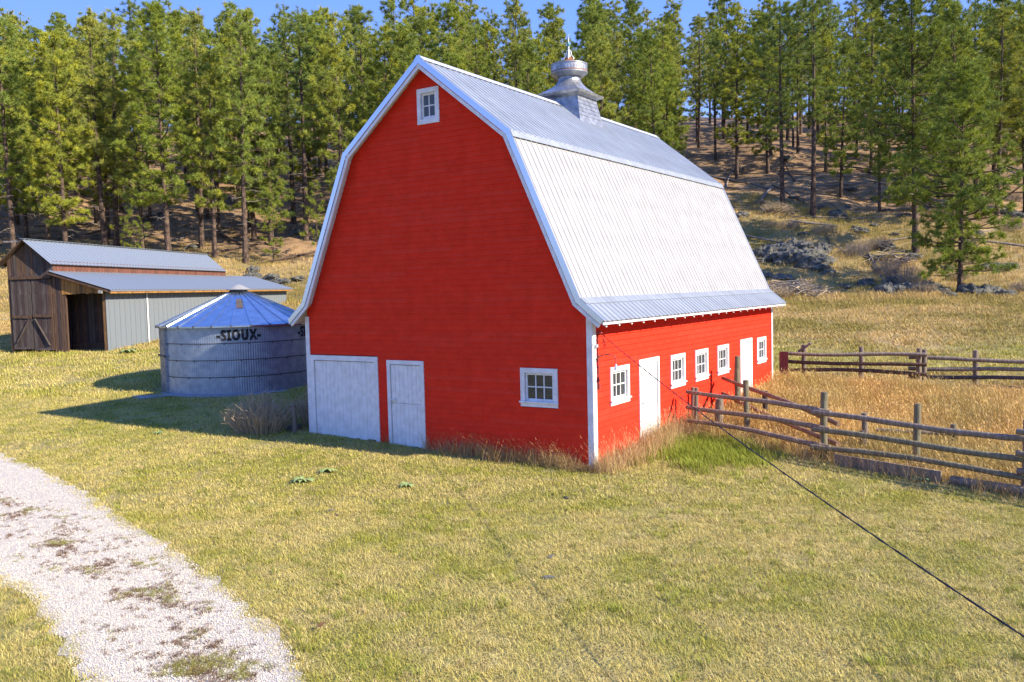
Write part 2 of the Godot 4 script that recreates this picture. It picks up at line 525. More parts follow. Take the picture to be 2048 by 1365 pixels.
func barn_door(barn: Node3D, xf: Transform3D, w: float, h: float, planks: int, frame: float, split: float, hardware: int) -> void:
	var o := group_node("door", barn)
	o.transform = xf
	var g := G.new()
	g.box(Vector3(-w / 2, h - frame, 0), Vector3(w / 2, h, 0.040))
	g.box(Vector3(-w / 2, -0.25, 0), Vector3(-w / 2 + frame, h - frame, 0.038))
	g.box(Vector3(w / 2 - frame, -0.25, 0), Vector3(w / 2, h - frame, 0.038))
	part("frame", g, M.white, o)
	var iw := w - 2 * frame - 0.024
	var pw := iw / planks
	for i in planks:
		var cuts := [[0.0, h - frame - 0.016]] if split <= 0.0 else [[0.0, split - 0.006], [split + 0.006, h - frame - 0.016]]
		for c in cuts:
			var x0 := -iw / 2 + pw * i
			var zz := 0.012 + rng.randf_range(-0.002, 0.002)
			var p := G.new()
			var e := 0.0025
			p.box(Vector3(x0 + e, c[0] + (rng.randf_range(-0.03, 0.01) if c[0] == 0.0 else 0.0), -0.02), Vector3(x0 + pw - e, c[1], zz))
			part("plank", p, M.white, o)
	var back := G.new()
	back.box(Vector3(-iw / 2, 0.02, -0.035), Vector3(iw / 2, h - frame - 0.02, -0.0215))
	part("backing", back, M.white, o)
	var hw := G.new()
	if hardware == 1:   # latch and strap hinges of the stable door
		hw.box(Vector3(-iw / 2 - 0.05, split + 0.07, 0.04), Vector3(-iw / 2 + 0.16, split + 0.10, 0.056))
		hw.tube([Vector3(-iw / 2 + 0.02, split + 0.085, 0.05), Vector3(-iw / 2 + 0.02, split + 0.04, 0.085)], [0.012, 0.012], 6)
		part("latch", hw, M.zinc, o)
		for yy in [0.3, split - 0.15, split + 0.22, h - 0.35]:
			var hg := G.new()
			hg.box(Vector3(iw / 2 - 0.02, yy, 0.0385), Vector3(iw / 2 + 0.07, yy + 0.10, 0.046))
			part("hinge", hg, M.white, o)
	elif hardware == 2:
		hw.lathe([Vector2(0.0, 0), Vector2(0.03, 0.004), Vector2(0.034, 0.03), Vector2(0.02, 0.05), Vector2(0.0, 0.055)], 10)
		part("knob", hw, M.zinc, o, Transform3D(Basis(Vector3.RIGHT, PI / 2), Vector3(-iw / 2 + 0.07, 0.98, 0.012)))
	else:
		hw.box(Vector3(-iw / 2 + 0.03, 0.16, 0.012), Vector3(-iw / 2 + 0.13, 0.185, 0.03))
		hw.box(Vector3(iw / 2 - 0.05, h - 0.5, 0.0135), Vector3(iw / 2 + 0.05, h - 0.4, 0.046))
		part("hasp", hw, M.zinc, o)

func ribbed_panel(w: float, len: float, ribs: int, rib_h: float, rib_w: float) -> G:
	# local: x across 0..w, y along the slope 0..len, z out of the roof
	var g := G.new()
	var prof := [Vector2(0, 0)]
	var p := w / ribs
	for i in ribs:
		var c := p * (i + 0.5)
		prof.append_array([Vector2(c - rib_w, 0), Vector2(c - rib_w * 0.5, rib_h), Vector2(c + rib_w * 0.5, rib_h), Vector2(c + rib_w, 0)])
	prof.append(Vector2(w, 0))
	for i in prof.size() - 1:
		var a: Vector2 = prof[i]
		var b: Vector2 = prof[i + 1]
		g.quad(Vector3(a.x, 0, a.y), Vector3(b.x, 0, b.y), Vector3(b.x, len, b.y), Vector3(a.x, len, a.y))
		g.quad(Vector3(a.x, 0, a.y - 0.012), Vector3(b.x, 0, b.y - 0.012), Vector3(b.x, 0, b.y), Vector3(a.x, 0, a.y))
	return g

func roof_slope(called: String, parent: Node3D, a: Vector2, b: Vector2, side: float, mat_: Material, z0: float, z1: float, lift: float, panel := 0.9) -> void:
	# panels between the lower edge a and the upper edge b (distance from the ridge, height), on the side +1 right or -1 left
	var o := group_node(called, parent)
	var lo := Vector3(RX + side * a.x, a.y, 0)
	var hi := Vector3(RX + side * b.x, b.y, 0)
	var up := (hi - lo).normalized()
	var across := Vector3(0, 0, -side)   # x axis of the panel
	var out := across.cross(up)
	var n := int(round((z0 - z1) / panel))
	var w := (z0 - z1) / n
	var pm := ribbed_panel(w - 0.001, lo.distance_to(hi), 4, 0.021, 0.024).mesh()
	for i in n:
		var zz := z0 - w * i if side > 0 else z1 + w * i
		var at := Vector3(lo.x, lo.y, zz) + out * (lift + 0.0015 * (i % 2))
		var tilt := Basis(up, rng.randf_range(-0.002, 0.002)) * Basis(across, up, out)
		part("roof_panel", pm, mat_, o, Transform3D(tilt, at))

func build_barn() -> void:
	var barn := thing("barn", "large red gambrel-roofed barn with white trim and metal roof", "barn")
	# openings in the gable (x0, x1, y0, y1) and in the side (z0, z1, y0, y1), outer edges of their trim
	var gable_open := [[-4.443, -3.805, 7.628, 8.439], [-1.771, -0.829, 1.178, 2.027], [-5.648, -4.496, -1.0, 2.1], [-8.28, -5.944, -1.0, 2.169]]
	var side_open := []
	var sw := [[-0.768, -1.727], [-4.132, -5.091], [-5.814, -6.773], [-7.531, -8.491], [-11.218, -12.178]]
	for q in sw: side_open.append([-q[0], -q[1], 1.166, 2.005])
	for q in [[-2.259, -3.417], [-9.552, -10.711]]: side_open.append([-q[0], -q[1], -1.0, 2.05])
	var row := 0.13
	# ---- gable wall
	var gw := group_node("gable_wall", barn)
	var back := G.new()
	var y := -0.4
	while y < 8.98:
		var y1 := minf(y + row, 9.0)
		var half0 := roof_x(y) - (0.0 if y > 3.46 else 0.0)
		var half1 := roof_x(y1)
		var xl0 := RX - half0 + 0.03
		var xr0 := RX + half0 - 0.03
		var xl1 := RX - half1 + 0.03
		var xr1 := RX + half1 - 0.03
		var segs := [[xl0, xr0, xl1, xr1]]
		var yc := (y + y1) / 2
		for op in gable_open:
			if yc > op[2] + 0.03 and yc < op[3] - 0.03:
				var nx := []
				for sg in segs:
					if op[1] < sg[0] or op[0] > sg[1]:
						nx.append(sg)
						continue
					if op[0] + 0.03 > sg[0] + 0.02: nx.append([sg[0], op[0] + 0.03, sg[2], op[0] + 0.03])
					if op[1] - 0.03 < sg[1] - 0.02: nx.append([op[1] - 0.03, sg[1], op[1] - 0.03, sg[3]])
				segs = nx
		for sg in segs:
			# long rows are made of two or three boards butted end to end
			var cutsx := [0.0, 1.0]
			if sg[1] - sg[0] > 5.0: cutsx = [0.0, rng.randf_range(0.25, 0.45), rng.randf_range(0.58, 0.8), 1.0]
			elif sg[1] - sg[0] > 3.0: cutsx = [0.0, rng.randf_range(0.35, 0.65), 1.0]
			for k in cutsx.size() - 1:
				var g := G.new()
				var a0 := lerpf(sg[0], sg[1], cutsx[k]) + (0.002 if k > 0 else 0.0)
				var b0 := lerpf(sg[0], sg[1], cutsx[k + 1])
				var a1 := a0 if k > 0 else float(sg[2])
				var b1 := b0 if k < cutsx.size() - 2 else float(sg[3])
				var o1 := rng.randf_range(-0.0015, 0.002)
				g.hexa([Vector3(a0, y - 0.012, 0.022 + o1), Vector3(b0, y - 0.012, 0.022 + o1), Vector3(b0, y - 0.012, -0.008), Vector3(a0, y - 0.012, -0.008),
					Vector3(a1, y1, 0.002 + o1), Vector3(b1, y1, 0.002 + o1), Vector3(b1, y1, -0.008), Vector3(a1, y1, -0.008)])
				part("siding_board", g, M.reds[rng.randi() % 4], gw)
			back.quad(Vector3(sg[0], y, -0.03), Vector3(sg[1], y, -0.03), Vector3(sg[3], y1, -0.03), Vector3(sg[2], y1, -0.03))
		y = y1
	part("backing", back, M.raw_wood, gw)
	# ---- side wall
	var side := group_node("side_wall", barn)
	var sback := G.new()
	y = -0.4
	while y < 3.2:
		var y1 := y + row
		var yc := (y + y1) / 2
		var segs := [[0.0, 12.9]]
		for op in side_open:
			if yc > op[2] + 0.03 and yc < op[3] - 0.03:
				var nx := []
				for sg in segs:
					if op[1] < sg[0] or op[0] > sg[1]:
						nx.append(sg)
						continue
					nx.append([sg[0], op[0] + 0.03]); nx.append([op[1] - 0.03, sg[1]])
				segs = nx
		for sg in segs:
			var cz := [0.0, 1.0]
			if sg[1] - sg[0] > 6.0: cz = [0.0, rng.randf_range(0.25, 0.42), rng.randf_range(0.6, 0.75), 1.0]
			for k in cz.size() - 1:
				var a := lerpf(sg[0], sg[1], cz[k]) + (0.002 if k > 0 else 0.0)
				var b := lerpf(sg[0], sg[1], cz[k + 1])
				var g := G.new()
				var o1 := rng.randf_range(-0.0015, 0.002)
				g.hexa([Vector3(0.022 + o1, y - 0.012, -a), Vector3(0.022 + o1, y - 0.012, -b), Vector3(-0.008, y - 0.012, -b), Vector3(-0.008, y - 0.012, -a),
					Vector3(0.002 + o1, y1, -a), Vector3(0.002 + o1, y1, -b), Vector3(-0.008, y1, -b), Vector3(-0.008, y1, -a)])
				part("siding_board", g, M.reds[rng.randi() % 4], side)
			sback.quad(Vector3(-0.03, y, -sg[0]), Vector3(-0.03, y, -sg[1]), Vector3(-0.03, y1, -sg[1]), Vector3(-0.03, y1, -sg[0]))
		y = y1
	part("backing", sback, M.raw_wood, side)
	# ---- the two far walls
	var far := G.new()
	far.box(Vector3(BW, -0.4, BL + 0.03), Vector3(BW + 0.06, 3.3, -0.035))
	part("west_wall", far, M.red, barn)
	var rear := G.new()
	y = -0.4
	while y < 8.98:
		var y1 := minf(y + 0.26, 9.0)
		rear.hexa([Vector3(RX - roof_x(y), y, BL + 0.05), Vector3(RX + roof_x(y), y, BL + 0.05), Vector3(RX + roof_x(y), y, BL), Vector3(RX - roof_x(y), y, BL),
			Vector3(RX - roof_x(y1), y1, BL + 0.05), Vector3(RX + roof_x(y1), y1, BL + 0.05), Vector3(RX + roof_x(y1), y1, BL), Vector3(RX - roof_x(y1), y1, BL)])
		y = y1
	part("rear_wall", rear, M.red, barn)
	var fl := G.new()
	fl.box(Vector3(BW + 0.07, 0.3, BL + 0.07), Vector3(-0.05, 0.5, -0.05))
	part("floor", fl, M.plank_dark, barn)
	# ---- corner boards
	for q in [[0.0, 0.0, 1, 1], [BW, 0.0, -1, 1], [0.0, BL, 1, -1]]:
		var cb := G.new()
		var x: float = q[0]
		var z: float = q[1]
		var top: float = 3.17
		if q[3] == 1:
			cb.box(Vector3(x + (-0.105 if q[2] == 1 else -0.03), -0.12, 0.0245), Vector3(x + (0.03 if q[2] == 1 else 0.105), top, 0.044))
		cb.box(Vector3(x + (0.0245 if q[2] == 1 else -0.044), -0.12, z - (0.11 if q[3] == 1 else 0.03)), Vector3(x + (0.044 if q[2] == 1 else -0.0245), top, z + (0.0245 if q[3] == 1 else 0.11)))
		part("corner_board", cb, M.white, barn)
	# ---- windows and doors
	barn_window(barn, Transform3D(Basis.IDENTITY, Vector3(-4.124, 7.628, 0.002)), 0.638, 0.811, 2, 2, false)
	barn_window(barn, Transform3D(Basis.IDENTITY, Vector3(-1.300, 1.178, 0.002)), 0.942, 0.849, 3, 2, true)
	for q in sw:
		barn_window(barn, Transform3D(Basis(Vector3.UP, PI / 2), Vector3(0.002, 1.166, (q[0] + q[1]) / 2)), 0.959, 0.839, 3, 2, true)
	barn_door(barn, Transform3D(Basis.IDENTITY, Vector3(-5.072, 0.02, 0.002)), 1.152, 2.08, 7, 0.10, 1.03, 1)
	barn_door(barn, Transform3D(Basis.IDENTITY, Vector3(-7.112, 0.08, 0.002)), 2.337, 2.089, 15, 0.13, 0.0, 0)
	barn_door(barn, Transform3D(Basis(Vector3.UP, PI / 2), Vector3(0.002, 0.05, -2.838)), 1.158, 2.0, 7, 0.10, 0.0, 2)
	barn_door(barn, Transform3D(Basis(Vector3.UP, PI / 2), Vector3(0.002, 0.25, -10.13)), 1.158, 1.80, 7, 0.10, 0.0, 2)
	# ---- roof
	var z0 := 0.25
	var z1 := BL - 0.25
	var P := [Vector2(0, 9.10), Vector2(2.43, 7.16), Vector2(4.06, 3.52), Vector2(4.60, 3.08)]
	for s in [1.0, -1.0]:
		roof_slope("upper_roof", barn, P[1] + Vector2(0.03, -0.024), P[0], s, M.roof, z0 + 0.01, z1, 0.006)
		roof_slope("lower_roof", barn, P[2], P[1] + Vector2(0.0, -0.05), s, M.roof_lit, z0 + 0.01, z1, 0.004)
		roof_slope("eave_roof", barn, P[3] + Vector2(0.03, -0.024), P[2] + Vector2(0.0, 0.01), s, M.roof, z0 + 0.01, z1, 0.006)
		# decks under the sheets
		for i in 3:
			var a := Vector3(RX + s * P[i].x, P[i].y, 0)
			var b := Vector3(RX + s * P[i + 1].x, P[i + 1].y, 0)
			var d := (b - a).normalized()
			var nrm := Vector3(-d.y, d.x, 0) * (1.0 if s > 0 else -1.0)
			if nrm.y < 0: nrm = -nrm
			var g := G.new()
			var th := 0.07
			var e := [a - nrm * 0.018, b - nrm * 0.018, b - nrm * th, a - nrm * th]
			var front := []
			var rear_ := []
			for q in e:
				front.append(Vector3(q.x, q.y, z0 - 0.003)); rear_.append(Vector3(q.x, q.y, z1 + 0.003))
			for k in 4:
				var k2 := (k + 1) % 4
				if s > 0: g.quad(front[k2], front[k], rear_[k], rear_[k2])
				else: g.quad(front[k], front[k2], rear_[k2], rear_[k])
			if s > 0:
				g.quad(front[3], front[2], front[1], front[0])
			else:
				g.quad(front[0], front[1], front[2], front[3])
			part("roof_deck", g, M.white, barn)
			# rake boards: white board with a folded metal edge above it
			for zz in [z0, z1]:
				var rb := G.new()
				var r0 := a - nrm * 0.165 + Vector3(0, 0, zz)
				var r1 := b - nrm * 0.165 + Vector3(0, 0, zz)
				var mid0 := a - nrm * 0.12 + Vector3(0, 0, zz)
				var mid1 := b - nrm * 0.12 + Vector3(0, 0, zz)
				rb.beam((r0 + mid0) * 0.5 - nrm * 0.02 - d * 0.06, (r1 + mid1) * 0.5 - nrm * 0.02 + d * (0.05 if i < 2 else 0.0), 0.03 + 0.003 * i + (0.001 if s > 0 else 0.0), 0.075, nrm)
				part("rake_board", rb, M.white, barn)
				var me := G.new()
				var outz := 0.012 if zz == z0 else -0.012
				me.beam(a - nrm * 0.045 + Vector3(0, 0, zz + outz) - d * 0.05, b - nrm * 0.045 + Vector3(0, 0, zz + outz) + d * (0.035 if i < 2 else 0.0), 0.03 + 0.003 * i + (0.001 if s > 0 else 0.0), 0.125, nrm)
				part("rake_flashing", me, M.trim_metal, barn)
		# knee and flare flashings
		for q in [[P[1], 0.17, 0.9, M.roof], [P[2], 0.20, 0.62, M.roof]]:
			var c := Vector3(RX + s * q[0].x, q[0].y, 0)
			var fg := G.new()
			var lowdir := (Vector3(RX + s * P[2].x, P[2].y, 0) - Vector3(RX + s * P[1].x, P[1].y, 0)).normalized()
			if q[0] == P[2]: lowdir = (Vector3(RX + s * P[3].x, P[3].y, 0) - c).normalized()
			var on_: Vector3 = Vector3(-lowdir.y, lowdir.x, 0) * s
			if on_.y < 0: on_ = -on_
			var f0: Vector3 = c + on_ * 0.028 - lowdir * (0.01 if q[0] == P[1] else 0.02)
			var f1: Vector3 = f0 + lowdir * q[1]
			fg.hexa([Vector3(f1.x, f1.y, z0 + 0.012) - on_ * 0.004, Vector3(f1.x, f1.y, z1) - on_ * 0.004, Vector3(f0.x, f0.y, z1) - on_ * 0.004, Vector3(f0.x, f0.y, z0 + 0.012) - on_ * 0.004,
				Vector3(f1.x, f1.y, z0 + 0.012), Vector3(f1.x, f1.y, z1), Vector3(f0.x, f0.y, z1), Vector3(f0.x, f0.y, z0 + 0.012)])
			part("flashing", fg, M.roof, barn)
		# fascia under the eave
		var fa := G.new()
		var ex: float = RX + s * 4.585
		fa.box(Vector3(ex - 0.02 if s > 0 else ex - 0.01, 2.985, z1), Vector3(ex + 0.01 if s > 0 else ex + 0.02, 3.065, z0))
		part("fascia", fa, M.white, barn)
		if s > 0:
			for i in 22:
				var rt := G.new()
				var rz := z0 - 0.22 - i * (z0 - z1 - 0.45) / 21.0
				rt.hexa([Vector3(-0.05, 3.20, rz + 0.024), Vector3(0.365, 2.93, rz + 0.024), Vector3(0.365, 2.93, rz - 0.024), Vector3(-0.05, 3.20, rz - 0.024),
					Vector3(-0.05, 3.36, rz + 0.024), Vector3(0.365, 3.03, rz + 0.024), Vector3(0.365, 3.03, rz - 0.024), Vector3(-0.05, 3.36, rz - 0.024)])
				part("rafter_tail", rt, M.white, barn)
	var rc := G.new()
	for s in [1.0, -1.0]:
		var a := Vector3(RX, 9.145, 0)
		var b := Vector3(RX + s * 0.17, 9.145 - 0.17 * 0.80, 0)
		for i in 15:
			var q0 := z0 + 0.015 - (z0 - z1 + 0.03) * i / 15.0
			var q1 := z0 + 0.015 - (z0 - z1 + 0.03) * (i + 1) / 15.0
			if s > 0: rc.quad(Vector3(b.x, b.y, q0), Vector3(b.x, b.y, q1), Vector3(a.x, a.y, q1), Vector3(a.x, a.y, q0))
			else: rc.quad(Vector3(a.x, a.y, q0), Vector3(a.x, a.y, q1), Vector3(b.x, b.y, q1), Vector3(b.x, b.y, q0))
	part("ridge_cap", rc, M.zinc, barn)
	# ---- cupola ventilator
	var cu := group_node("cupola", barn)
	cu.position = Vector3(RX, 0, -6.85)
	var base := G.new()
	var sq := func(h0: float, r0: float, h1: float, r1: float) -> Array:
		return [Vector3(-r0, h0, r0), Vector3(r0, h0, r0), Vector3(r0, h0, -r0), Vector3(-r0, h0, -r0), Vector3(-r1, h1, r1), Vector3(r1, h1, r1), Vector3(r1, h1, -r1), Vector3(-r1, h1, -r1)]
	base.hexa(sq.call(8.30, 0.78, 9.32, 0.58))
	part("base", base, M.galv, cu)
	for i in 5:
		for f in 4:
			var lap := G.new()
			var hh := 8.72 + i * 0.115
			var rr := lerpf(0.78, 0.58, (hh - 8.30) / 1.02) + 0.004
			lap.box(Vector3(-rr, hh, rr - 0.004), Vector3(rr, hh + 0.012, rr + 0.006))
			part("lap_strip", lap, M.galv, cu, Transform3D(Basis(Vector3.UP, f * PI / 2), Vector3.ZERO))
	var cor := G.new()
	cor.hexa(sq.call(9.32, 0.60, 9.37, 0.68))
	cor.hexa(sq.call(9.37, 0.73, 9.44, 0.76))
	cor.hexa(sq.call(9.44, 0.76, 9.50, 0.61))
	part("cornice", cor, M.galv, cu)
	var flare := G.new()
	# square at the foot, round at the neck
	var SEG := 32
	var hs := [9.50, 9.59, 9.68, 9.77, 9.85, 9.91, 9.98]
	var rs := [0.62, 0.55, 0.47, 0.40, 0.35, 0.335, 0.335]
	var rings := []
	for i in hs.size():
		var ring := []
		var mix_ := clampf(float(i) / 3.0, 0, 1)
		for k in SEG:
			var t := TAU * k / SEG + PI / 4
			var dd := Vector2(cos(t), sin(t))
			var sqr := dd / maxf(absf(dd.x), absf(dd.y))
			var pp: Vector2 = sqr.lerp(dd * 1.0, mix_) * rs[i]
			ring.append(Vector3(pp.x, hs[i], -pp.y))
		rings.append(ring)
	for i in hs.size() - 1:
		for k in SEG:
			var k2 := (k + 1) % SEG
			flare.quad(rings[i][k], rings[i][k2], rings[i + 1][k2], rings[i + 1][k])
	part("flared_neck", flare, M.galv, cu)
	var band := G.new()
	band.lathe([Vector2(0.32, 9.980), Vector2(0.39, 9.970), Vector2(0.53, 10.070), Vector2(0.55, 10.080), Vector2(0.55, 10.105), Vector2(0.54, 10.110), Vector2(0.54, 10.310), Vector2(0.555, 10.315), Vector2(0.555, 10.345), Vector2(0.53, 10.350), Vector2(0.22, 10.380)], 40)
	part("drum", band, M.galv, cu)
	for k in 14:
		var em := G.new()
		em.box(Vector3(-0.018, 10.160, 0.535), Vector3(0.018, 10.260, 0.547))
		part("embossed_mark", em, M.galv, cu, Transform3D(Basis(Vector3.UP, TAU * k / 40.0 - 0.9 + 0.6), Vector3.ZERO))
	var rb2 := G.new()
	rb2.lathe([Vector2(0.542, 10.112), Vector2(0.5425, 10.140)], 40)
	part("rust_rim", rb2, M.rust, cu)
	var cone := G.new()
	cone.lathe([Vector2(0.32, 10.365), Vector2(0.23, 10.440), Vector2(0.12, 10.520), Vector2(0.07, 10.580), Vector2(0.0, 10.590)], 28)
	part("cone_cap", cone, M.rust, cu)
	var sp := G.new()
	sp.lathe([Vector2(0.055, 10.570), Vector2(0.045, 10.640), Vector2(0.018, 10.800), Vector2(0.014, 11.100), Vector2(0.0, 11.110)], 10)
	part("spire", sp, M.zinc, cu)
	for k in 4:
		var br := G.new()
		var pts := [Vector3(0.13, 10.480, 0), Vector3(0.145, 10.560, 0), Vector3(0.10, 10.600, 0), Vector3(0.075, 10.660, 0), Vector3(0.06, 10.750, 0), Vector3(0.025, 10.780, 0)]
		br.tube(pts, [0.016, 0.018, 0.014, 0.014, 0.013, 0.012], 5)
		part("bracket", br, M.zinc, cu, Transform3D(Basis(Vector3.UP, k * PI / 2 + 0.4), Vector3.ZERO))
	var ball := G.new()
	var bp := []
	for k in 9:
		var t := PI * k / 8.0
		bp.append(Vector2(0.05 * sin(t), 10.950 - 0.05 * cos(t)))
	ball.lathe(bp, 14)
	part("ball", ball, M.copper, cu)
	var rod := G.new()
	rod.tube([Vector3(0, 11.080, 0), Vector3(0, 11.230, 0)], [0.009, 0.007], 6)
	part("rod", rod, M.zinc, cu)
	var vane := G.new()
	vane.box(Vector3(-0.2, 11.170, -0.004), Vector3(0.16, 11.182, 0.004))
	vane.box(Vector3(-0.2, 11.120, -0.003), Vector3(-0.08, 11.230, 0.003))
	vane.box(Vector3(0.12, 11.150, -0.003), Vector3(0.19, 11.200, 0.003))
	part("weather_vane", vane, M.zinc, cu, Transform3D(Basis(Vector3.UP, -0.9), Vector3.ZERO))
	# ---- service mast, bracket and gooseneck lamp on the side wall
	var mast := G.new()
	mast.tube([Vector3(0.05, 2.72, -0.17), Vector3(0.05, 1.62, -0.17)], [0.022, 0.022], 8)
	for yy in [2.62, 2.3, 2.06, 1.78]:
		mast.box(Vector3(0.016, yy, -0.205), Vector3(0.08, yy + 0.03, -0.135))
	mast.box(Vector3(0.02, 1.60, -0.20), Vector3(0.085, 1.72, -0.14))
	mast.tube([Vector3(0.05, 2.72, -0.17), Vector3(0.06, 2.80, -0.17), Vector3(0.10, 2.82, -0.18), Vector3(0.13, 2.78, -0.19)], [0.03, 0.034, 0.034, 0.03], 8)
	part("conduit", mast, M.red_iron, barn)
	for k in 3:
		var lw := G.new()
		lw.tube([Vector3(0.12, 2.78, -0.18), Vector3(0.20, 2.60 - 0.07 * k, -0.22 - 0.04 * k), Vector3(0.16, 2.52 - 0.05 * k, -0.26), Vector3(0.10, 2.70, -0.30)], [0.006, 0.006, 0.006, 0.006], 5)
		part("loop_wire", lw, M.red_iron, barn)
	var ins := G.new()
	ins.box(Vector3(0.02, 2.50, -0.09), Vector3(0.10, 2.56, -0.02))
	part("insulator", ins, M.zinc, barn)
	var lampb := group_node("gooseneck_lamp", barn)
	var arm := G.new()
	var ap := []
	for k in 9:
		var t := PI * k / 8.0
		ap.append(Vector3(0.04 + 0.42 * (0.5 - 0.5 * cos(t)), 2.20 + 0.15 * sin(t * 0.85) , -0.06 - 0.12 * k / 8.0))
	ap.append(Vector3(0.46, 2.12, -0.18))
	var ar := []
	for k in ap.size(): ar.append(0.011)
	arm.tube(ap, ar, 7)
	part("arm", arm, M.iron, lampb)
	var soc := G.new()
	soc.lathe([Vector2(0.0, 2.02), Vector2(0.045, 2.03), Vector2(0.04, 2.07), Vector2(0.024, 2.11), Vector2(0.018, 2.15), Vector2(0.0, 2.155)], 12, Vector3(0.46, 0, -0.18))
	part("socket", soc, M.zinc, lampb)

# ------------------------------------------------------------------ grain bin
func build_bin() -> void:
	var at := Vector3(-16.73, 0.5, -4.67)
	var facing := atan2(CAM.x - at.x, CAM.z - at.z)    # lettering faces the yard
	var slab := thing("concrete_slab", "round concrete slab under the galvanized grain bin", "slab", at)
	var sl := G.new()
	sl.lathe([Vector2(2.86, -0.5), Vector2(2.86, -0.015), Vector2(2.84, 0.0), Vector2(0.0, 0.0)], 48)
	part("round_base", sl, M.concrete, slab)
	var apron := G.new()
	apron.box(Vector3(-0.75, -0.5, 2.6), Vector3(0.75, -0.02, 3.75))
	part("door_apron", apron, M.concrete, slab, Transform3D(Basis(Vector3.UP, facing - 1.18), Vector3.ZERO))
	var bin := thing("grain_bin", "round galvanized steel grain bin with conical metal roof", "grain bin", at)
	var R := 2.63
	var rings := 4
	var rh := 0.562
	var sheet := G.new()
	var waves := 26
	var n := waves * 4
	var arc := TAU / 8.0
	for i in n:
		var t0 := arc * i / n
		var t1 := arc * (i + 1) / n
		var r0 := R + 0.004 * sin(TAU * i / 4.0)
		var r1 := R + 0.004 * sin(TAU * (i + 1) / 4.0)
		var a := Vector3(sin(t0) * r0, 0, cos(t0) * r0)
		var b := Vector3(sin(t1) * r1, 0, cos(t1) * r1)
		var u := Vector3(0, rh, 0)
		sheet.quad(a, b, b + u, a + u)
	var sm := sheet.mesh()
	for j in rings:
		for k in 8:
			part("wall_sheet", sm, M.galv_wall, bin, Transform3D(Basis(Vector3.UP, facing - 0.35 + arc * k + (arc * 0.5 if j % 2 else 0.0)), Vector3(0, rh * j + 0.002, 0)))
	for j in rings + 1:
		var bg := G.new()
		var hh := rh * j
		bg.lathe([Vector2(R + 0.002, hh - 0.012), Vector2(R + 0.016, hh - 0.010), Vector2(R + 0.018, hh + 0.010), Vector2(R + 0.002, hh + 0.014)], 72)
		part("seam_band", bg, M.iron if j > 0 and j < rings else M.galv_wall, bin)
		if j > 0 and j < rings:
			for k in 10:
				var bolt := G.new()
				bolt.lathe([Vector2(0.022, 0), Vector2(0.018, 0.016), Vector2(0, 0.018)], 6)
				part("bolt", bolt, M.iron, bin, Transform3D(Basis(Vector3.UP, facing - 1.4 + 0.3 * k + 0.1 * j) * Basis(Vector3.RIGHT, PI / 2), Vector3.ZERO).translated(Vector3(sin(facing - 1.4 + 0.3 * k + 0.1 * j), 0, cos(facing - 1.4 + 0.3 * k + 0.1 * j)) * (R + 0.015) + Vector3(0, hh - 0.03, 0)))
	# the ribbed door on the west side, and its bar
	var door := group_node("door", bin)
	door.transform = Transform3D(Basis(Vector3.UP, facing - 1.30), Vector3.ZERO)
	var dg := G.new()
	for i in 6:
		var x0 := -0.42 + 0.14 * i
		dg.box(Vector3(x0, 0.02, R - 0.06), Vector3(x0 + 0.075, 2.2, R + 0.055))
		dg.box(Vector3(x0 + 0.0755, 0.02, R - 0.06), Vector3(x0 + 0.1395, 2.2, R + 0.03))
	part("ribbed_leaf", dg, M.galv, door)
	var bar := G.new()
	bar.box(Vector3(-0.55, 1.22, R + 0.056), Vector3(0.52, 1.29, R + 0.095))
	part("bar", bar, M.iron, door)
	# roof of radial sheets with standing ribs
	var RN := 28
	var ra := TAU / RN
	var e0 := 2.82
	var y0 := rh * rings + 0.02
	var e1 := 0.30
	var y1 := y0 + 1.13
	var sheet_r := G.new()
	var s0 := Vector3(-sin(ra / 2) * e0, y0, cos(ra / 2) * e0)
	var s1 := Vector3(sin(ra / 2) * e0, y0, cos(ra / 2) * e0)
	var s2 := Vector3(sin(ra / 2) * e1, y1, cos(ra / 2) * e1)
	var s3 := Vector3(-sin(ra / 2) * e1, y1, cos(ra / 2) * e1)
	sheet_r.quad(s0, s1, s2, s3)
	sheet_r.quad(s0 - Vector3(0, 0.05, 0), s1 - Vector3(0, 0.05, 0), s1, s0)
	sheet_r.beam(s1 + Vector3(0, 0.012, 0), s2 + Vector3(0, 0.012, 0), 0.028, 0.034)
	var srm := sheet_r.mesh()
	for k in RN:
		part("roof_panel", srm, M.bin_roof, bin, Transform3D(Basis(Vector3.UP, ra * k), Vector3.ZERO))
	var clip := G.new()
	clip.box(Vector3(-0.02, y0 - 0.06, e0 - 0.06), Vector3(0.02, y0 + 0.03, e0 + 0.012))
	var cm := clip.mesh()
	for k in RN:
		part("eave_clip", cm, M.iron, bin, Transform3D(Basis(Vector3.UP, ra * (k + 0.5)), Vector3.ZERO))
	var col := G.new()
	col.lathe([Vector2(0.31, y1 - 0.02), Vector2(0.30, y1 + 0.09)], 24)
	part("collar", col, M.iron, bin)
	var cap := G.new()
	cap.lathe([Vector2(0.40, y1 + 0.06), Vector2(0.42, y1 + 0.08), Vector2(0.12, y1 + 0.23), Vector2(0.0, y1 + 0.26)], 24)
	part("cap", cap, M.concrete, bin)
	# rusty hatch streak on the roof
	var ha := G.new()
	var hd := Vector3(0, y1 - y0, e1 - e0).normalized()
	var h0 := Vector3(0, y0, e0 * cos(ra / 2)) + hd * 1.35
	ha.beam(h0 + Vector3(0, 0.012, 0.004), h0 + hd * 0.75 + Vector3(0, 0.012, 0.004), 0.22, 0.008, Vector3(0, hd.z, -hd.y) * -1)
	part("roof_hatch", ha, M.plank_grey, bin, Transform3D(Basis(Vector3.UP, round((facing - 0.08) / ra) * ra), Vector3.ZERO))
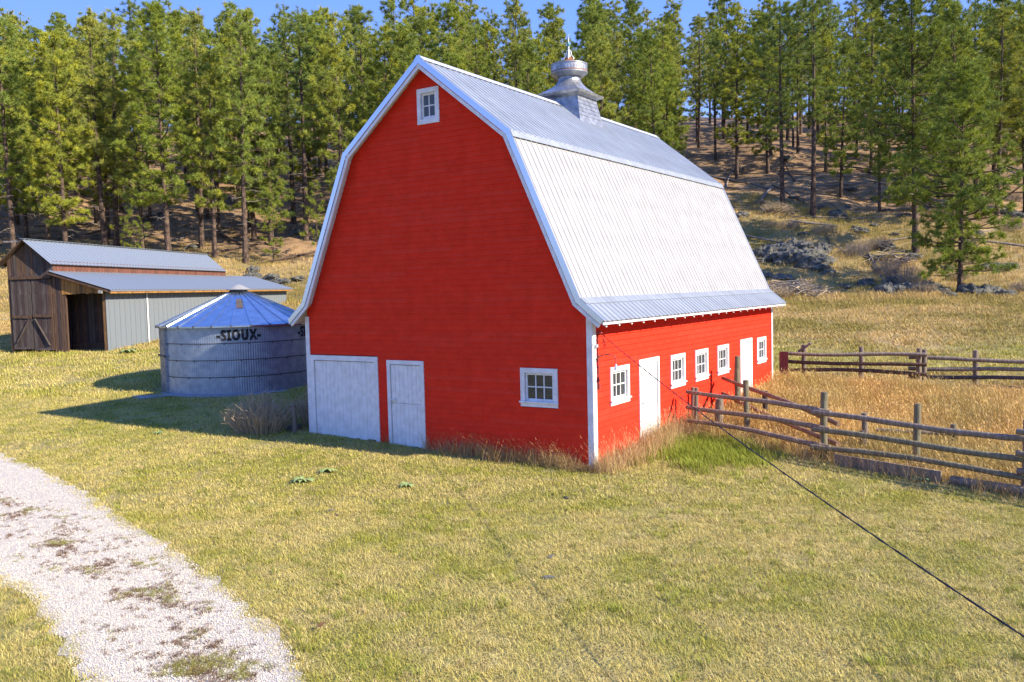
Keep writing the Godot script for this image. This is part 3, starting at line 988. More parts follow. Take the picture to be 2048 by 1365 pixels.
	# stencilled name, twice round the top ring
	for k in 2:
		var words := TextMesh.new()
		words.text = "-SIOUX-"
		var font := SystemFont.new()
		font.font_names = PackedStringArray(["Droid Sans"])
		font.font_weight = 700
		var bold := FontVariation.new()
		bold.base_font = font
		bold.variation_embolden = 1.1
		words.font = bold
		words.font_size = 64
		words.pixel_size = 0.0072
		words.depth = 0.004
		words.curve_step = 3.0
		var arr: Array = words.get_mesh_arrays()
		var vv: PackedVector3Array = arr[Mesh.ARRAY_VERTEX]
		var lo := Vector3(1e9, 1e9, 0)
		var hi := Vector3(-1e9, -1e9, 0)
		for q in vv:
			lo = lo.min(q); hi = hi.max(q)
		var nv := PackedVector3Array()
		var sx := 1.42 / (hi.x - lo.x)
		var sy := 0.375 / (hi.y - lo.y)
		var nrm := PackedVector3Array()
		for q in vv:
			var ang := (q.x - (lo.x + hi.x) / 2) * sx / R
			var rr := R + 0.008 + (q.z + 0.002)
			nv.append(Vector3(sin(ang) * rr, rh * 4 - 0.48 + (q.y - lo.y) * sy, cos(ang) * rr))
			nrm.append(Vector3(sin(ang), 0, cos(ang)))
		var a2 := []
		a2.resize(Mesh.ARRAY_MAX)
		a2[Mesh.ARRAY_VERTEX] = nv
		a2[Mesh.ARRAY_NORMAL] = nrm
		a2[Mesh.ARRAY_INDEX] = arr[Mesh.ARRAY_INDEX]
		var am := ArrayMesh.new()
		am.add_surface_from_arrays(Mesh.PRIMITIVE_TRIANGLES, a2)
		tag(part("lettering", am, M.print_, bin, Transform3D(Basis(Vector3.UP, facing - 0.02 + k * 1.1), Vector3.ZERO)), "faded black stencilled lettering")

# ------------------------------------------------------------------ shed
var shed_xf := Transform3D.IDENTITY
func prep_shed() -> void:
	var a := (FWD + RGT * 0.0912).normalized()
	var A := Vector3(a.x, 0, a.y)
	var X := A.cross(Vector3.UP).normalized()
	shed_xf = Transform3D(Basis(X, Vector3.UP, -A), Vector3(-28.98, 1.40, -7.11))

func board_row(parent: Node3D, x0: float, x1: float, n: int, bottom: Callable, top: Callable, z: float, th: float, mats: Array, called := "plank") -> void:
	var w := (x1 - x0) / n
	for i in n:
		var a := x0 + w * i + 0.004
		var b := x0 + w * (i + 1) - 0.004
		var g := G.new()
		var dz := rng.randf_range(-0.006, 0.006)
		var dy := rng.randf_range(-0.03, 0.02)
		var yb0: float = bottom.call(a) + dy
		var yb1: float = bottom.call(b) + dy
		g.hexa([Vector3(a, yb0, z + dz), Vector3(b, yb1, z + dz), Vector3(b, yb1, z - th + dz), Vector3(a, yb0, z - th + dz),
			Vector3(a, top.call(a), z + dz), Vector3(b, top.call(b), z + dz), Vector3(b, top.call(b), z - th + dz), Vector3(a, top.call(a), z - th + dz)])
		part(called, g, mats[rng.randi() % mats.size()], parent)

func build_shed() -> void:
	var sh := thing("shed", "weathered plank shed with metal roof and open lean-to", "shed")
	sh.transform = shed_xf
	var weather := [M.plank_grey, M.plank_grey, M.plank_brown, M.plank_dark, M.plank_grey, M.plank_tan, M.plank_brown]
	var gable_top := func(x: float) -> float:
		return minf(5.02, 5.06 - absf(x + 3.72) * 0.86)
	var fixed := func(h: float) -> Callable:
		return func(_x: float) -> float: return h
	var gw := group_node("gable_wall", sh)
	board_row(gw, -4.72, -2.47, 14, fixed.call(3.42), gable_top, 0.0, 0.03, weather)
	board_row(gw, -4.72, -4.57, 1, fixed.call(-0.3), fixed.call(3.42), 0.0, 0.03, [M.plank_brown])
	board_row(gw, -2.56, -2.05, 3, fixed.call(-0.3), fixed.call(3.40), 0.002, 0.03, [M.plank_dark, M.plank_grey, M.plank_brown])
	# two door leaves
	for k in 2:
		var d := group_node("door", sh)
		var x0: float = [-4.565, -3.55][k]
		var x1: float = [-3.585, -2.57][k]
		var yb: float = [0.08, 0.02][k]
		board_row(d, x0, x1, 6, fixed.call(yb), fixed.call(3.33), 0.045, 0.03, [M.plank_grey, M.plank_grey, M.plank_dark, M.plank_brown if k else M.plank_grey])
		var rl := G.new()
		rl.beam(Vector3(x0 + 0.02, 1.62 + 0.02 * k, 0.07), Vector3(x1 - 0.01, 1.58 + 0.04 * k, 0.07), 0.045, 0.13)
		part("rail", rl, M.plank_brown, d)
		var br := G.new()
		if k == 0: br.beam(Vector3(x1 - 0.12, 1.5, 0.068), Vector3(x0 + 0.2, 0.42, 0.068), 0.03, 0.12, Vector3.BACK)
		else: br.beam(Vector3(x0 + 0.12, 1.5, 0.068), Vector3(x1 - 0.2, 0.26, 0.068), 0.03, 0.12, Vector3.BACK)
		part("brace", br, M.plank_grey, d)
		var tr := G.new()
		tr.beam(Vector3(x0 - 0.01, 3.40, 0.07), Vector3(x1 + 0.01, 3.41 + 0.02 * k, 0.07), 0.07, 0.12)
		part("track_board", tr, M.plank_brown, d)
		var ft := G.new()
		ft.beam(Vector3(x0 + 0.05, yb + 0.06, 0.068), Vector3(x1 - 0.05, yb + 0.06, 0.068), 0.03, 0.1)
		part("rail", ft, M.plank_grey, d)
	# far-side and long walls
	var lw := G.new()
	lw.box(Vector3(-4.72, -0.4, -19.0), Vector3(-4.68, 4.1, -0.032))
	part("long_wall", lw, M.plank_grey, sh)
	var iw := group_node("inner_wall", sh)
	var steps := 26
	for i in steps:
		var zz := -0.04 - 0.73 * i
		var g := G.new()
		g.box(Vector3(-2.52, 3.0, zz - 0.722), Vector3(-2.49 + rng.randf_range(-0.005, 0.005), 4.16, zz))
		part("plank", g, M.plank_rust, iw)
	var low := G.new()
	low.box(Vector3(-2.54, -0.4, -19.0), Vector3(-2.5205, 3.4, -0.04))
	part("wall_core", low, M.plank_dark, iw)
	# dark board partition at the back of the open bay
	var pw := group_node("partition", sh)
	board_row(pw, -2.48, -0.04, 15, fixed.call(0.25), func(x: float) -> float: return 2.80 - 0.30 * x - 0.15, -1.3, 0.03, [M.plank_dark, M.plank_dark, M.plank_brown, M.plank_grey])
	var sill := G.new()
	sill.box(Vector3(-2.48, -0.2, -1.33), Vector3(-0.04, 0.245, -1.24))
	part("sill_beam", sill, M.plank_brown, pw)
	# lean-to: posts, header boards, metal wall
	for x in [-2.0, -0.10]:
		var ps := G.new()
		ps.box(Vector3(x - 0.06, -0.4, -0.13), Vector3(x + 0.06, 2.74 if x > -1 else 3.05, -0.01))
		part("post", ps, M.plank_tan if x > -1 else M.plank_brown, sh)
	var hd := group_node("header", sh)
	board_row(hd, -2.1, -0.05, 14, fixed.call(2.62), func(x: float) -> float: return 2.72 - 0.29 * x, 0.015, 0.024, [M.plank_new, M.plank_new, M.plank_tan], "board")
	var wall := group_node("metal_wall", sh)
	var pm := ribbed_panel(0.913, 2.95, 2, 0.04, 0.028).mesh()
	for i in 26:
		# panel's x runs away from the viewer, so its outside faces +x
		var bas := Basis(Vector3(0, 0, -1), Vector3.UP, Vector3(1, 0, 0))
		part("wall_panel", pm, M.shed_steel, wall, Transform3D(bas, Vector3(0.0, -0.32, -0.02 - 0.915 * i)))
	var seam := G.new()
	seam.box(Vector3(0.041, -0.3, -3.75), Vector3(0.054, 2.6, -3.62))
	part("seam_cover", seam, M.white, wall)
	var core := G.new()
	core.box(Vector3(-0.06, -0.4, -23.8), Vector3(-0.014, 2.7, -0.02))
	part("wall_core", core, M.plank_dark, wall)
	var endw := G.new()
	endw.box(Vector3(-2.5, -0.4, -23.86), Vector3(0.0, 2.75, -23.81))
	part("end_wall", endw, M.plank_dark, sh)
	var endm := G.new()
	endm.box(Vector3(-4.68, -0.4, -19.0), Vector3(-2.54, 4.0, -18.95))
	part("end_wall", endm, M.plank_grey, sh)
	var topend := G.new()
	topend.hexa([Vector3(-4.68, 4.0, -18.95), Vector3(-2.54, 4.0, -18.95), Vector3(-2.54, 4.0, -19.0), Vector3(-4.68, 4.0, -19.0),
		Vector3(-3.75, 4.95, -18.95), Vector3(-3.69, 4.95, -18.95), Vector3(-3.69, 4.95, -19.0), Vector3(-3.75, 4.95, -19.0)])
	part("end_gable", topend, M.plank_grey, sh)
	# eave beam with new wood edge
	var eb := G.new()
	eb.box(Vector3(0.39, 2.59, -24.0), Vector3(0.425, 2.71, 0.25))
	part("fascia", eb, M.plank_new, sh)
	var es := G.new()
	es.box(Vector3(0.426, 2.69, -24.0), Vector3(0.452, 2.74, 0.26))
	part("drip_edge", es, M.shed_roof, sh)
	var rk := G.new()
	rk.beam(Vector3(0.43, 2.67, 0.23), Vector3(-2.6, 3.62, 0.23), 0.035, 0.14)
	part("rake_board", rk, M.plank_brown, sh)
	var ov := G.new()
	ov.beam(Vector3(-0.15, 2.70, 0.26), Vector3(0.02, 2.66, 0.26), 0.10, 0.12)
	part("beam_end", ov, M.concrete, sh)
	# roofs
	var roof := func(called: String, lo: Vector3, hi: Vector3, len: float, n: int, out_z: float) -> void:
		var o := group_node(called, sh)
		var up := (hi - lo).normalized()
		var right_side := lo.x > hi.x
		var across := Vector3(0, 0, -1) if right_side else Vector3(0, 0, 1)
		var out := across.cross(up)
		var w := len / n
		var m := ribbed_panel(w - 0.001, lo.distance_to(hi), 3, 0.038, 0.026).mesh()
		for i in n:
			var zz := out_z - w * i if right_side else out_z - len + w * i
			part("roof_panel", m, M.shed_roof, o, Transform3D(Basis(across, up, out), Vector3(lo.x, lo.y, zz)))
		var dk := G.new()
		var a := lo - out * 0.05
		var b := hi - out * 0.05
		var dz := Vector3(0, 0, out_z - 0.02)
		var de := Vector3(0, 0, out_z - len + 0.02)
		if right_side:
			dk.hexa([a + dz, a + de, b + de, b + dz, a + out * 0.045 + dz, a + out * 0.045 + de, b + out * 0.045 + de, b + out * 0.045 + dz])
		else:
			dk.hexa([a + de, a + dz, b + dz, b + de, a + out * 0.045 + de, a + out * 0.045 + dz, b + out * 0.045 + dz, b + out * 0.045 + de])
		part("deck", dk, M.plank_brown, o)
	roof.call("lean_to_roof", Vector3(0.45, 2.76, 0), Vector3(-2.55, 3.70, 0), 24.3, 27, 0.28)
	roof.call("main_roof", Vector3(-2.36, 4.02, 0), Vector3(-3.72, 5.19, 0), 19.2, 21, 0.30)
	roof.call("main_roof", Vector3(-5.08, 4.02, 0), Vector3(-3.72, 5.19, 0), 19.2, 21, 0.30)
	var rc := G.new()
	rc.beam(Vector3(-3.72, 5.215, 0.31), Vector3(-3.72, 5.215, -18.92), 0.2, 0.02)
	part("ridge_cap", rc, M.shed_roof, sh)
	var rp := G.new()
	rp.box(Vector3(-4.7, 5.06, 0.05), Vector3(-3.75, 5.14, 0.17))
	part("hay_beam", rp, M.dead, sh)

# ------------------------------------------------------------------ fences
func pole(parent: Node3D, called: String, a: Vector3, b: Vector3, r0: float, r1: float, m: Material, sides := 8) -> void:
	var pts := []
	var rr := []
	var k := maxi(3, int(a.distance_to(b) / 0.5))
	var side := (b - a).normalized().cross(Vector3(0.3, 1, 0.2)).normalized()
	var ph := rng.randf_range(0, 6.0)
	var bend := minf(0.05, a.distance_to(b) * 0.008)
	for i in k + 1:
		var t := float(i) / k
		pts.append(a.lerp(b, t) - a + side * bend * sin(ph + t * 4.2) + Vector3(0, bend * cos(ph * 2 + t * 5.0) * (1.0 if absf((b - a).normalized().y) < 0.7 else 0.0), 0))
		rr.append(lerpf(r0, r1, t) * (1.0 + rng.randf_range(-0.06, 0.06)))
	var g := G.new()
	g.tube(pts, rr, sides, true, 0.06, rng.randi() % 100)
	part(called, g, m, parent, Transform3D(Basis.IDENTITY, a - parent.position))

func post(parent: Node3D, x: float, z: float, h: float, r: float, m: Material, lean := Vector2.ZERO) -> void:
	var y := T(x, z)
	pole(parent, "post", Vector3(x, y - 0.25, z), Vector3(x + lean.x, y + h, z + lean.y), r, r * 0.94, m)

func build_fences() -> void:
	var f := thing("pole_fence", "weathered three-rail pole fence running out from the barn's side wall", "fence", on(4.0, -3.05))
	post(f, 0.54, -4.53, 1.12, 0.055, M.wood)
	post(f, 1.75, -4.72, 1.36, 0.075, M.wood_green)
	post(f, 3.96, -3.10, 1.46, 0.082, M.wood_green)
	post(f, 5.76, -3.28, 1.30, 0.078, M.wood_green)
	post(f, 7.75, -1.92, 1.35, 0.085, M.wood)
	post(f, 9.9, -1.2, 1.3, 0.08, M.wood)
	for k in 3:
		var h: float = [1.06, 0.70, 0.36][k]
		var off := 0.10
		var a := Vector3(0.36, T(0.4, -4.5) + h - 0.03 * k, -4.50 + off)
		var b := Vector3(4.12, T(4.1, -3.0) + h - 0.02, -2.95 + off * 0.4)
		pole(f, "rail", a, b, 0.052, 0.062, M.wood)
		var c := Vector3(3.72, T(3.8, -3.1) + h - 0.07, -3.02)
		var mid := Vector3(7.9, T(7.9, -1.8) + h - 0.02, -1.76)
		pole(f, "rail", c, mid, 0.06, 0.055, M.wood_green if k != 0 else M.wood)
		pole(f, "rail", mid + Vector3(-0.3, 0.09, -0.03), Vector3(12.2, T(12.2, -0.4) + h, -0.35), 0.058, 0.05, M.wood)
	var pf := thing("ground_plank", "grey weathered plank lying along the foot of the pole fence", "plank", on(5.2, -2.4))
	var pg := G.new()
	var pa := on(4.25, -2.72, 0.10)
	var pb := on(6.35, -2.05, 0.11)
	pg.beam(pa - pf.position, pb - pf.position, 0.05, 0.26)
	part("board", pg, M.wood, pf)
	var lf := thing("ground_log", "long dark log lying under the lowest rail of the pole fence", "log", on(8.3, -1.35))
	pole(lf, "log_stem", on(6.5, -2.1, 0.09), on(10.4, -0.8, 0.08), 0.10, 0.085, M.wood)
	# rails crossing the corner of the pen behind it
	var g := thing("crossing_fence", "two brown rails slanting from the barn door to the pole fence", "fence", on(1.6, -6.6))
	post(g, 0.73, -7.15, 1.62, 0.085, M.wood_green)
	post(g, 1.60, -6.74, 0.78, 0.075, M.plank_dark, Vector2(0.02, 0.03))
	for k in 2:
		var h: float = [1.0, 0.52][k]
		pole(g, "rail", Vector3(0.22, T(0.2, -7.4) + h, -7.3), Vector3(4.25, T(4.2, -3.2) + h - 0.25, -3.28), 0.055, 0.06, M.wood_orange)
	# loose posts
	var s1 := thing("fence_post", "short grey post standing against the red barn wall", "post", on(0.14, -5.35))
	post(s1, 0.14, -5.35, 0.98, 0.06, M.wood)
	var s2 := thing("fence_post", "thick squat grey stump post behind the pole fence", "post", on(0.98, -4.95))
	post(s2, 0.98, -4.95, 0.80, 0.115, M.wood)
	var s3 := thing("fence_post", "split grey post with a dark board strapped to its foot", "post", on(4.62, -3.95))
	post(s3, 4.62, -3.95, 0.92, 0.07, M.wood)
	var sb := G.new()
	sb.beam(Vector3(0.03, -0.1, 0.11), Vector3(-0.02, 0.55, 0.10), 0.2, 0.05)
	part("strapped_board", sb, M.plank_dark, s3)
	var s4 := thing("low_fence", "low broken pole fence half hidden in golden grass", "fence", on(6.3, -5.05))
	post(s4, 6.25, -5.05, 0.62, 0.065, M.wood_green)
	post(s4, 8.6, -5.2, 0.62, 0.065, M.wood_green)
	pole(s4, "rail", on(4.7, -4.9, 0.42), on(8.9, -5.15, 0.36), 0.05, 0.045, M.wood)
	var s5 := thing("fence_post", "thin grey post beside the dry shrub at the barn's white double door", "post", on(-8.85, 0.15))
	post(s5, -8.85, 0.15, 0.72, 0.075, M.wood)
	var s6 := thing("fence_post", "lone leaning pale post on the tan slope behind the grain bin", "post", on(-33.4, -26.2))
	post(s6, -33.4, -26.2, 1.9, 0.1, M.dead, Vector2(-0.35, 0.1))
	# far fence
	var b := thing("far_pole_fence", "pole fence with overlapping rails behind the golden grass pen", "fence", on(2.6, -14.0))
	var rp := G.new()
	rp.box(Vector3(-0.14, -0.3, -0.09), Vector3(0.14, 0.96, 0.09))
	part("red_post", rp, M.wood_red, b, Transform3D(Basis(Vector3.UP, 0.2), on(0.34, -13.15) - b.position))
	var px := [[0.88, -13.66, 1.16], [2.64, -13.95, 1.15], [4.38, -13.95, 1.18], [5.93, -14.45, 1.13], [7.7, -14.5, 1.15], [9.6, -14.6, 1.15]]
	for q in px:
		post(b, q[0], q[1], q[2], 0.085, M.wood)
	post(b, 4.52, -14.05, 1.14, 0.08, M.wood)
	for k in 3:
		var h: float = [0.96, 0.66, 0.40][k]
		var y1 := T(2.6, -13.9)
		pole(b, "rail", Vector3(0.42, T(0.4, -13.2) + h - 0.04, -13.25), Vector3(4.62, T(4.6, -13.9) + h, -13.82), 0.058, 0.062, M.wood if k == 0 else M.plank_brown)
		pole(b, "rail", Vector3(4.05, T(4.0, -13.9) + h - 0.12, -14.08), Vector3(8.0, T(8.0, -14.4) + h - 0.05, -14.42), 0.065, 0.058, M.wood if k < 2 else M.plank_grey)
		pole(b, "rail", Vector3(7.5, T(7.5, -14.5) + h - 0.05, -14.36), Vector3(11.6, T(11.6, -14.6) + h - 0.05, -14.6), 0.065, 0.058, M.plank_grey)
	pole(b, "brace", on(0.7, -13.62, 0.92), on(1.12, -13.55, 1.24), 0.05, 0.035, M.dead)
	pole(b, "ground_rail", on(2.9, -13.75, 0.06), on(8.6, -14.15, 0.06), 0.075, 0.07, M.plank_dark)

func build_cable() -> void:
	var o := thing("power_cable", "black twisted overhead power cable sagging from the barn corner", "cable", Vector3(0.13, 2.77, -0.2))
	var A := Vector3(0.13, 2.77, -0.2)
	var B := CAM + Vector3(-0.54551, 0, -0.8381) * 5.9 + Vector3(0.8381, 0, -0.54551) * 3.53 + Vector3(0, -2.52, 0)
	var E := A + (B - A) * 2.1
	for k in 2:
		var pts := []
		var rr := []
		for i in 221:
			var t := float(i) / 220.0 * 2.1
			var p := A.lerp(B, t)
			p.y -= 0.50 * t * (2.1 - t) * 0.9 - 0.50 * 0.9 * 1.1 * t
			var ph := t * 120.0 + PI * k
			p += Vector3(0.6, 0, 0.8).cross(Vector3.UP).normalized() * 0.004 * cos(ph) + Vector3.UP * 0.004 * sin(ph)
			pts.append(p - A)
			rr.append(0.006)
		var g := G.new()
		g.tube(pts, rr, 5)
		part("strand", g, M.cable, o)

# ------------------------------------------------------------------ pines
func tuft(g: G, p: Vector3, dir: Vector3, size: float, blades: int, base: Color) -> void:
	var s := dir.cross(Vector3(0.31, 0.9, 0.22)).normalized()
	var u := s.cross(dir).normalized()
	for i in blades:
		var t := TAU * rng.randf()
		var lean := rng.randf_range(0.15, 1.25)
		var d := (dir * cos(lean) + (s * cos(t) + u * sin(t)) * sin(lean)).normalized()
		var w := d.cross(Vector3(rng.randf() - 0.5, rng.randf() - 0.5, rng.randf() - 0.5)).normalized() * size * 0.042
		var o := p - dir * size * rng.randf_range(0.0, 0.45)
		var k := rng.randf_range(0.75, 1.2)
		g.col = Color(base.r * k, base.g * k, base.b * k)
		g.tri(o - w, o + w, o + d * size * rng.randf_range(0.7, 1.15))

func make_pine(H: float, crown0: float, R: float, density: float, blades: int, tsize: float, tone: Color, dead_low: float) -> Dictionary:
	var wood := G.new()
	var dead := G.new()
	var leaf := G.new()
	leaf.colored = true
	var pts := []
	var rr := []
	var lean := Vector3(rng.randf_range(-0.02, 0.02), 0, rng.randf_range(-0.02, 0.02))
	var r0 := H * 0.0115
	var wob := rng.randf() * 6.0
	for i in 11:
		var t := i / 10.0
		pts.append(Vector3(sin(t * 3.0 + wob) * 0.10, H * t, cos(t * 2.6 + wob) * 0.10) + lean * H * t - Vector3(0, 0.5 if i == 0 else 0.0, 0))
		rr.append(r0 * (1.25 if i == 0 else 1.0) * pow(1.0 - t * 0.96, 0.85))
	wood.tube(pts, rr, 8, true, 0.05)
	var trunk_at := func(y: float) -> Vector3:
		var t := clampf(y / H, 0, 0.999) * 10.0
		var i := int(t)
		return (pts[i] as Vector3).lerp(pts[i + 1], t - i)
	# dead lower limbs
	var y := H * 0.14
	while y < H * (crown0 + 0.08):
		if rng.randf() < dead_low:
			var az := rng.randf() * TAU
			var L := rng.randf_range(0.5, 1.9)
			var a: Vector3 = trunk_at.call(y)
			var d := Vector3(cos(az), rng.randf_range(-0.25, 0.2), sin(az))
			var mid := a + d * L * 0.55
			var tip := a + d * L + Vector3(0, rng.randf_range(-0.3, 0.25), 0)
			dead.tube([a, mid, tip], [0.035, 0.022, 0.008], 3, false)
			for q in 5:
				var e := mid.lerp(tip, rng.randf())
				dead.tube([e, e + Vector3(rng.randf_range(-0.4, 0.4), rng.randf_range(-0.3, 0.2), rng.randf_range(-0.4, 0.4))], [0.012, 0.005], 3, false)
		y += rng.randf_range(0.25, 0.6)
	# living whorls: limbs carrying round clumps of needle tufts
	y = H * crown0
	var ph := rng.randf() * 9.0
	while y < H * 0.985:
		var t := (y - H * crown0) / (H * (1.0 - crown0))
		var env := R * (0.55 + 0.45 * smoothstep(0.0, 0.35, t)) * pow(1.0 - pow(t, 1.55), 0.72) + 0.30
		var nb := int(round(lerpf(4.6, 3.4, t) * density))
		var az0 := rng.randf() * TAU
		for b in nb:
			if rng.randf() < 0.14: continue
			var az := az0 + TAU * b / nb + rng.randf_range(-0.5, 0.5)
			var L := env * rng.randf_range(0.62, 1.08) * (1.0 + 0.22 * sin(az * 2.0 + y * 0.9 + ph) + 0.14 * sin(az * 3.0 - y * 1.7))
			var a: Vector3 = trunk_at.call(y + rng.randf_range(-0.25, 0.25))
			var rise := lerpf(-0.10, 0.62, t) + rng.randf_range(-0.15, 0.2)
			var d := Vector3(cos(az), 0, sin(az))
			var mid := a + d * L * 0.5 + Vector3(0, L * 0.5 * rise * 0.6, 0)
			var tip := a + d * L + Vector3(0, L * rise + 0.14 * L, 0)
			wood.tube([a, mid, tip], [maxf(0.02, 0.018 * L), 0.014 * L + 0.006, 0.008], 3, false)
			var nc := int(ceil(L * 1.75 * density)) + 1
			for q in nc:
				var f := 1.0 if q == 0 else pow(rng.randf(), 0.55)
				var on_b := a.lerp(mid, f * 2.0) if f < 0.5 else mid.lerp(tip, f * 2.0 - 1.0)
				var spread := (0.10 + 0.30 * L * (1.0 - absf(f - 0.6))) * 0.75
				var cen := on_b + Vector3(rng.randf_range(-1, 1), rng.randf_range(-0.3, 0.5), rng.randf_range(-1, 1)) * spread
				wood.tube([on_b, cen], [0.012, 0.006], 3, false)
				var hue := rng.randf()
				var col := tone.lerp(Color(tone.r * 1.65, tone.g * 1.42, tone.b * 0.95), hue * hue)
				var cr := tsize * rng.randf_range(0.5, 0.9)
				for k in int(5 + 2 * density):
					var dir := Vector3(rng.randfn(0, 1), rng.randfn(0.45, 0.9), rng.randfn(0, 1)).normalized()
					tuft(leaf, cen + dir * cr * rng.randf_range(0.25, 1.0), (dir + d * 0.3 + Vector3(0, 0.25, 0)).normalized(), tsize * rng.randf_range(0.75, 1.15), blades, col)
		y += lerpf(0.66, 0.46, t) * rng.randf_range(0.8, 1.2)
	var topv: Vector3 = pts[-1]
	for q in 5:
		tuft(leaf, topv - Vector3(0, 0.15 * q, 0), Vector3.UP, tsize, blades, tone)
	return {"wood": wood.mesh(), "dead": dead.mesh() if dead.v.size() else null, "leaf": leaf.mesh(), "h": H}

var pines := []
func zone(x: float, z: float) -> String:
	var p := ds(x, z)
	var a := p.y / p.x
	var deep := "deep in the forest" if p.x > 104.0 else "in the forest"
	if a < -0.23: return deep + " above the shed"
	if a < 0.22: return deep + " beyond the barn's roof"
	return deep + " above the tan slope"

func put_pine(k: int, x: float, z: float, H: float, label: String, group: String) -> void:
	var p: Dictionary = pines[k]
	var o := thing("pine_tree", label, "tree", on(x, z, -0.1), rng.randf() * TAU, group)
	var s: float = H / p.h
	o.scale = Vector3(s * rng.randf_range(0.95, 1.1), s, s * rng.randf_range(0.95, 1.1))
	part("trunk", p.wood, M.bark, o)
	if p.dead: tag(part("dead_limbs", p.dead, M.dead, o), "", "", "", "stuff")
	part("crown", p.leaf, M.needle, o)

func build_pines() -> void:
	rng.seed = 77
	var tones := [Color(0.285, 0.335, 0.066), Color(0.225, 0.295, 0.066), Color(0.300, 0.345, 0.058), Color(0.190, 0.255, 0.068), Color(0.280, 0.330, 0.074), Color(0.235, 0.300, 0.056), Color(0.285, 0.320, 0.086), Color(0.205, 0.270, 0.064)]
	for k in 8:
		var c0: float = [0.26, 0.34, 0.20, 0.42, 0.28, 0.24, 0.36, 0.16][k]
		var R: float = [2.5, 2.2, 2.65, 2.05, 2.4, 2.75, 2.1, 2.55][k]
		pines.append(make_pine(18.0, c0, R, [1.0, 0.9, 1.1, 0.8, 1.0, 1.05, 0.9, 1.1][k], 18, 0.34, tones[k], [0.7, 1.0, 0.6, 0.9, 0.8, 0.7, 1.0, 0.6][k]))
	# two finer ones for the pines nearest the pen, and a young one
	pines.append(make_pine(16.0, 0.10, 4.2, 1.35, 16, 0.36, Color(0.205, 0.270, 0.056), 0.5))
	pines.append(make_pine(21.0, 0.20, 3.8, 1.3, 16, 0.36, Color(0.180, 0.240, 0.054), 0.8))
	pines.append(make_pine(7.0, 0.18, 1.25, 0.9, 12, 0.28, Color(0.190, 0.240, 0.040), 0.4))
	var placed := []
	put_pine(8, 1.82, -52.17, 15.6, "bushy green pine standing alone among boulders at the meadow's edge", "")
	put_pine(9, -2.41, -62.03, 22.5, "tall thick pine just behind the bushy pine and the brush", "")
	put_pine(3, -14.82, -67.6, 20.0, "slender bare-trunked pine growing from a root pile on the tan slope", "")
	put_pine(3, -12.05, -68.2, 22.0, "stout bare-trunked pine on the tan slope above the rock outcrop", "")
	placed = [Vector2(1.82, -52.17), Vector2(-2.41, -62.03), Vector2(-14.8, -67.6), Vector2(-12.05, -68.2)]
	var labels := ["full yellow-green pine", "pine with pale dead lower limbs", "broad bright green low-branched pine", "slim high-crowned dark pine", "medium green pine", "wide deep green pine", "grey-limbed pine with thin crown", "low-skirted dark pine"]
	var front := [[-65.9, -21.8], [-65.3, -24.6], [-62.0, -24.2], [-61.4, -27.4], [-58.6, -28.9], [-55.8, -29.5], [-53.1, -32.2], [-50.3, -33.2], [-51.9, -37.3], [-50.5, -40.2], [-70.0, -19.0], [-46.5, -41.0], [-44.0, -44.5], [-56.8, -33.5], [-63.6, -29.9]]
	for i in front.size():
		var q: Array = front[i]
		var k: int = [1, 0, 2, 6, 4, 5, 0, 1, 7, 3][i % 10]
		put_pine(k, q[0], q[1], rng.randf_range(17.5, 21.5), labels[k] + " at the forest's lower edge behind the shed", "pines along the forest's lower edge")
		placed.append(Vector2(q[0], q[1]))
	for q in [[-45.8, -37.0], [-57.5, -27.5], [-48.5, -34.5]]:
		put_pine(10, q[0], q[1], rng.randf_range(5.0, 7.5), "young light green pine at the forest edge", "young pines at the forest edge")
		placed.append(Vector2(q[0], q[1]))
	var count := 0
	var d := 76.0
	while d < 172.0:
		var half := d * 0.62 + 5.0
		var s := -half
		var step := 4.4 + (d - 76.0) * 0.034
		while s < half:
			var dd := d + rng.randf_range(-2.0, 2.0)
			var ss := s + rng.randf_range(-1.9, 1.9)
			s += step
			var p := from_ds(dd, ss)
			if forest(p.x, p.y) < 0.6: continue
			if ss > 19.0 and ss < 34.0 and dd < 101.0 and rng.randf() < 0.88: continue
			if ss > 0.22 * dd and dd < 104.0 and rng.randf() < 0.22: continue
			if ss < 0.20 * dd and dd > 125.0 and rng.randf() < 0.35: continue
			var near := false
			for q in placed:
				if (q as Vector2).distance_to(p) < 2.5:
					near = true
					break
			if near: continue
			placed.append(p)
			var k := rng.randi() % 8
			put_pine(k, p.x, p.y, rng.randf_range(13.5, 21.5), labels[k] + " " + zone(p.x, p.y), "pines " + zone(p.x, p.y))
			count += 1
		d += 4.6 + (d - 76.0) * 0.067
	print("pines ", count)

# ------------------------------------------------------------------ rocks, logs, brush
func make_rock(seed_: int, flat: float) -> ArrayMesh:
	var f := FastNoiseLite.new()
	f.seed = seed_
	f.frequency = 0.9
	f.fractal_octaves = 4
	var f2 := FastNoiseLite.new()
	f2.seed = seed_ + 9
	f2.noise_type = FastNoiseLite.TYPE_CELLULAR
	f2.frequency = 0.75
	var g := G.new()
	var N := 18
	var at := func(i: int, j: int) -> Vector3:
		var th := PI * i / N
		var ph := TAU * j / (N * 2)
		var d := Vector3(sin(th) * cos(ph), cos(th), sin(th) * sin(ph))
		var k := 1.0 + 0.45 * f.get_noise_3dv(d * 1.4) + 0.14 * f2.get_noise_3dv(d * 1.3)
		var p := d * k
		return Vector3(p.x, maxf(p.y * flat, -0.35), p.z * 0.85)
	for i in N:
		for j in N * 2:
			var a: Vector3 = at.call(i, j)
			var b: Vector3 = at.call(i + 1, j)
			var c: Vector3 = at.call(i + 1, j + 1)
			var e: Vector3 = at.call(i, j + 1)
			if i < N - 1: g.tri(a, c, b)
			if i > 0: g.tri(a, e, c)
	return g.mesh()

